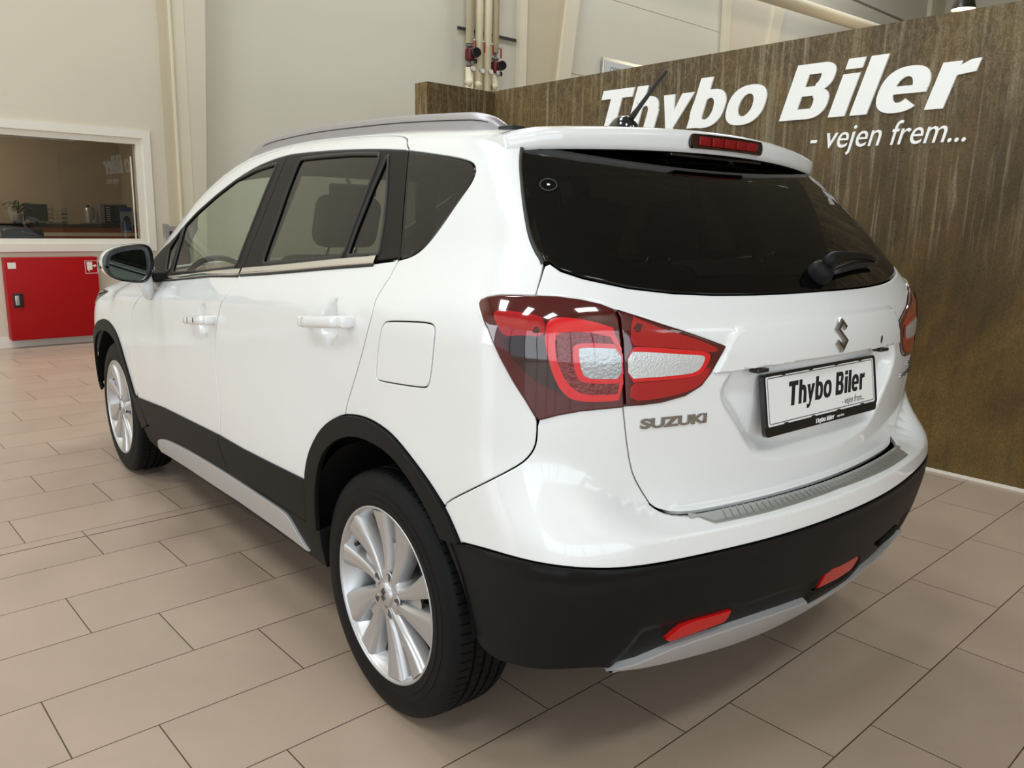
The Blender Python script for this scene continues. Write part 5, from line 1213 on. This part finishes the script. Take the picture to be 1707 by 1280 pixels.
# heating pipes
PIPE=mat('pipe_lagging',(218,208,178),.55);VRED=mat('valve_red',(140,28,20),.5);PUMPR=mat('pump_red',(92,8,20),.5)
def PJ(X,Z,Y=7.47):
    k=(Y+1.626)/(7.6+1.626);return (-1.942+(X+1.942)*k,Y,1.318+(Z-1.318)*k)
PX=(5.571,5.738,5.897,6.047);PR=(.056,.056,.057,.049)
ords=('leftmost','second','third','rightmost')
for i in range(4):
    x,y,_=PJ(PX[i],0);r=PR[i]*.985
    t=hthing('heating_pipe','%s of four cream lagged heating pipes on the far wall'%ords[i]+(', with a red pump' if i in (0,3) else ''),'pipe',x,y,1.2);t['group']='heating pipes on the far wall'
    pump=i in (0,3);zb=3.30
    mb=MB(HM)
    if pump:
        mb.cyl((x,y,3.66-.05*(i==3)),(x,y,ZC-.02),r,PIPE,n=20);mb.cyl((x,y,.3),(x,y,zb+.05-.02*(i==3)),r*.98,PIPE,n=20)
    else: mb.cyl((x,y,.3),(x,y,ZC-.02),r,PIPE,n=20)
    mb.obj('pipe_lagging',t)
    zc=3.52-.035*i
    if pump:
        mb=MB(HM);mb.cyl((x,y,zb),(x,y,3.66),.022,GREYW,n=12);mb.cyl((x,y,zc+.10),(x,y,zc+.13),.05,GREYW,n=8);mb.cyl((x,y,zc-.15),(x,y,zc-.12),.045,GREYW,n=8);mb.obj('pump_union',t)
        mb=MB(HM);mb.rbox((x-.055,y-.07,zc-.085),(x+.045,y+.05,zc+.085),PUMPR,.03);P_=mb.obj('pump_body',t)
        mb=MB(HM);mb.cyl((x+.02,y-.14,zc+.02),(x+.045,y-.05,zc+.01),.062,GLOSSBLK,n=22);mb.rbox((x+.02,y-.10,zc-.12),(x+.06,y-.06,zc-.06),GLOSSBLK,.01);mb.obj('pump_motor',P_)
    zv=PJ(0,(3.709,3.711,3.70,3.68)[i])[2]
    mb=MB(HM);mb.rbox((x+.03,y-.085,zv-.11),(x+.052,y-.07,zv+.02),VRED,.005);mb.cyl((x+.035,y-.02,zv+.03),(x+.035,y-.085,zv+.03),.014,STEEL,n=10);mb.obj('valve_handle',t)
    zg=PJ(0,(3.362,3.351,3.357,3.366)[i])[2]
    mb=MB(HM);mb.cyl((x+.01,y-r-.03,zg),(x+.01,y-r+.01,zg),.038,STEEL,n=22);mb.cyl((x+.01,y-r-.032,zg),(x+.01,y-r-.029,zg),.031,FRM,n=22);mb.obj('gauge',t)
    mb=MB(HM);mb.tube([(x,y,zg-.17),(x-.04,y-.03,zg-.19),(x-.06,y-.03,zg-.20)],.055,PIPE,n=12) if i in (0,1,3) else mb.tube([(x,y,zg-.2),(x,y,zg-.24)],.05,PIPE,n=12);mb.obj('pipe_elbow',t)
mb=MB(HM);mb.box((5.36,YW-.03,3.855),(6.44,YW-.002,3.89),MUL);mb.obj('mounting_rail',None,'thin dark mounting rail behind the four heating pipes','rail')
# wall sign
t=hthing('wall_sign','pale framed sign with grey capital letters on the far wall','sign',9.4,YW-.02,3.3)
SGN=mat('sign_face',(196,200,203),.4);SGT=mat('sign_text',(128,130,132),.5)
mb=MB(HM);mb.box((8.32,YW-.05,3.30),(10.7,YW-.02,3.915),STEEL);mb.obj('sign_frame',t)
mb=MB(HM);mb.box((8.365,YW-.054,3.345),(10.655,YW-.049,3.87),SGN);mb.obj('sign_board',t)
me=text_mesh('OPEL SINCE 1899',.125,.001,.0015);put_text('sign_lettering',me,HM@Matrix(((1,0,0,8.50),(0,0,-1,YW-.055),(0,1,0,3.70),(0,0,0,1))),SGT,t)
# pendant lamp
LMPM=mat('pendant_shade',(70,66,60),.35,.6);BULB=mat('pendant_glow',(255,240,205),.5,emit=((255,226,170),14))
def pendant(x,y,z,lab,r=.20,w_=60):
    t=hthing('pendant_lamp',lab,'lamp',x,y,z)
    mb=MB(HM);T=Matrix.Translation((x,y,z));mb.lathe([(r,0),(r*.98,.03),(r*.82,.14),(r*.45,.22),(r*.2,.25),(0,.255)],LMPM,28,T=T);mb.cyl((x,y,z+.25),(x,y,ZC),.012,LMPM,n=8);mb.obj('lamp_shade',t,fix=False)
    mb=MB(HM);mb.lathe([(0,.0),(r*.6,.006),(r*.94,.02),(r*.9,.03),(0,.03)],BULB,24,T=T);mb.obj('lamp_glow',t,fix=False)
    l=bpy.data.lights.new('pendant_light','POINT');l.energy=w_;l.color=(1,.86,.66);l.shadow_soft_size=.12;o=bpy.data.objects.new('pendant_light',l);COL.objects.link(o);o.location=H(x,y,z-.14)
PENDANTS=1
pendant(13.3,4.0,4.93,'glowing pendant lamp hanging above the concrete wall at the right',.19,80)
# concrete partition with white lettering
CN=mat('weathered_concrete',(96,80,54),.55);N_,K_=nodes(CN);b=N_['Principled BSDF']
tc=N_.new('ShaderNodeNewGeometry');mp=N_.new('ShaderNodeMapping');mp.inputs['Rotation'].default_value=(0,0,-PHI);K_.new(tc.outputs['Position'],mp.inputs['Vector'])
def nse(sc3,scale,det=6,dist=0,rough=.55):
    m_=N_.new('ShaderNodeMapping');m_.inputs['Scale'].default_value=sc3;K_.new(mp.outputs[0],m_.inputs['Vector']);n=N_.new('ShaderNodeTexNoise');n.inputs['Scale'].default_value=scale;n.inputs['Detail'].default_value=det;n.inputs['Distortion'].default_value=dist;n.inputs['Roughness'].default_value=rough;K_.new(m_.outputs[0],n.inputs['Vector']);return n.outputs[0]
def ramp(v,stops):
    r=N_.new('ShaderNodeValToRGB');K_.new(v,r.inputs[0])
    while len(r.color_ramp.elements)<len(stops): r.color_ramp.elements.new(.5)
    for e,(p,c) in zip(r.color_ramp.elements,stops): e.position=p;e.color=c
    return r.outputs[0]
def mixc(f,a,c,bl='MIX'):
    m_=N_.new('ShaderNodeMix');m_.data_type='RGBA';m_.blend_type=bl
    for i,x in ((0,f),(6,a),(7,c)):
        if isinstance(x,(tuple,float,int)): m_.inputs[i].default_value=x
        else: K_.new(x,m_.inputs[i])
    return m_.outputs[2]
G1=(0,0,0,1);G2_=(1,1,1,1)
def mul(a,c,op='MULTIPLY'):
    m_=N_.new('ShaderNodeMath');m_.operation=op
    for i,x in enumerate((a,c)):
        if isinstance(x,(int,float)): m_.inputs[i].default_value=x
        else: K_.new(x,m_.inputs[i])
    return m_.outputs[0]
sepz=N_.new('ShaderNodeSeparateXYZ');K_.new(mp.outputs[0],sepz.inputs[0])
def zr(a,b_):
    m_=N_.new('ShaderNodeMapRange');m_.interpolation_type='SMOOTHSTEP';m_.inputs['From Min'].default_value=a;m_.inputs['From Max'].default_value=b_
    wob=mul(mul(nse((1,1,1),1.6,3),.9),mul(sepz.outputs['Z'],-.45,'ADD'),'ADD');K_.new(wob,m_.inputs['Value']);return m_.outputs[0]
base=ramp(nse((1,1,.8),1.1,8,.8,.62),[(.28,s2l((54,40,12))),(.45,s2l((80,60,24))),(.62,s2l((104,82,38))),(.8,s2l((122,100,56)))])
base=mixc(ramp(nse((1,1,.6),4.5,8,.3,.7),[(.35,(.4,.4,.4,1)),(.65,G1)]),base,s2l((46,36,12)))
# fine pale mineral runs in the middle of the wall, pale crackled deposit on its upper part; thinned downwards to paint in the weaker light there as well
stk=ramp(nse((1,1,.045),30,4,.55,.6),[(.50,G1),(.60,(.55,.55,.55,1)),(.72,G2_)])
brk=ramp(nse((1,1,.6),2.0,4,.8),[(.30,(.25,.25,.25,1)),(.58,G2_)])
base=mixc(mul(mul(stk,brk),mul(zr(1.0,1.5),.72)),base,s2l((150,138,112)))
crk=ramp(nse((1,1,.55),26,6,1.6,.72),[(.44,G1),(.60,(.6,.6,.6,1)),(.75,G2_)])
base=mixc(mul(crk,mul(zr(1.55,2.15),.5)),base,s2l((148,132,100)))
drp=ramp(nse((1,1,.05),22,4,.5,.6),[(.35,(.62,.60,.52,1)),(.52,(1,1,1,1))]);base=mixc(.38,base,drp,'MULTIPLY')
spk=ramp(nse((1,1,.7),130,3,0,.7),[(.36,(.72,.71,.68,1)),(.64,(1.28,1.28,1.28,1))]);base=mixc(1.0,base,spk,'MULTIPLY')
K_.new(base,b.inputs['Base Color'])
bp=N_.new('ShaderNodeBump');bp.inputs['Strength'].default_value=.4;bp.inputs['Distance'].default_value=.004;K_.new(nse((1,1,1),30,8),bp.inputs['Height']);K_.new(bp.outputs[0],b.inputs['Normal'])
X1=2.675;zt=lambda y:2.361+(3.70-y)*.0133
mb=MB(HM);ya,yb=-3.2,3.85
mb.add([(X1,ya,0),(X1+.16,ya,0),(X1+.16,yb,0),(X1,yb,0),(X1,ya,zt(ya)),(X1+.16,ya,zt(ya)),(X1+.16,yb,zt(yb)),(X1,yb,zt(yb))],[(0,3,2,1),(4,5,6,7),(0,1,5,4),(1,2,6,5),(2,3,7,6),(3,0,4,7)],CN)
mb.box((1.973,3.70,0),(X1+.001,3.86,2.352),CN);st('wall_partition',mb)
mb=MB(HM);mb.box((X1-.008,ya,0),(X1,3.70,.016),FRM);mb.box((1.973,3.692,0),(X1-.008,3.70,.016),FRM);st('trim_2',mb)
LET=mat('letter_white',(246,246,244),.35)
M_=HM@Matrix(((0,0,-1,X1),(-1,0,0,2.580),(0,1,0,1.936),(0,0,0,1)))
sign_mesh('Thybo Biler',.309,2.56,.012,.25,M_,LET,gap=.018).obj('wall_lettering',None,'large heavy slanted white letters reading Thybo Biler on the brown concrete wall','lettering')
me=text_mesh('- vejen frem...',.185,.004,.0,.25);xs=[v.co.x for v in me.vertices];k=.853/(max(xs)-min(xs));me.transform(Matrix.Diagonal((k,1,1,1)))
put_text('wall_tagline',me,HM@Matrix(((0,0,-1,X1-.004),(-1,0,0,.850),(0,1,0,1.765),(0,0,0,1))),LET,None,'thin slanted white words vejen frem below the large letters','lettering')
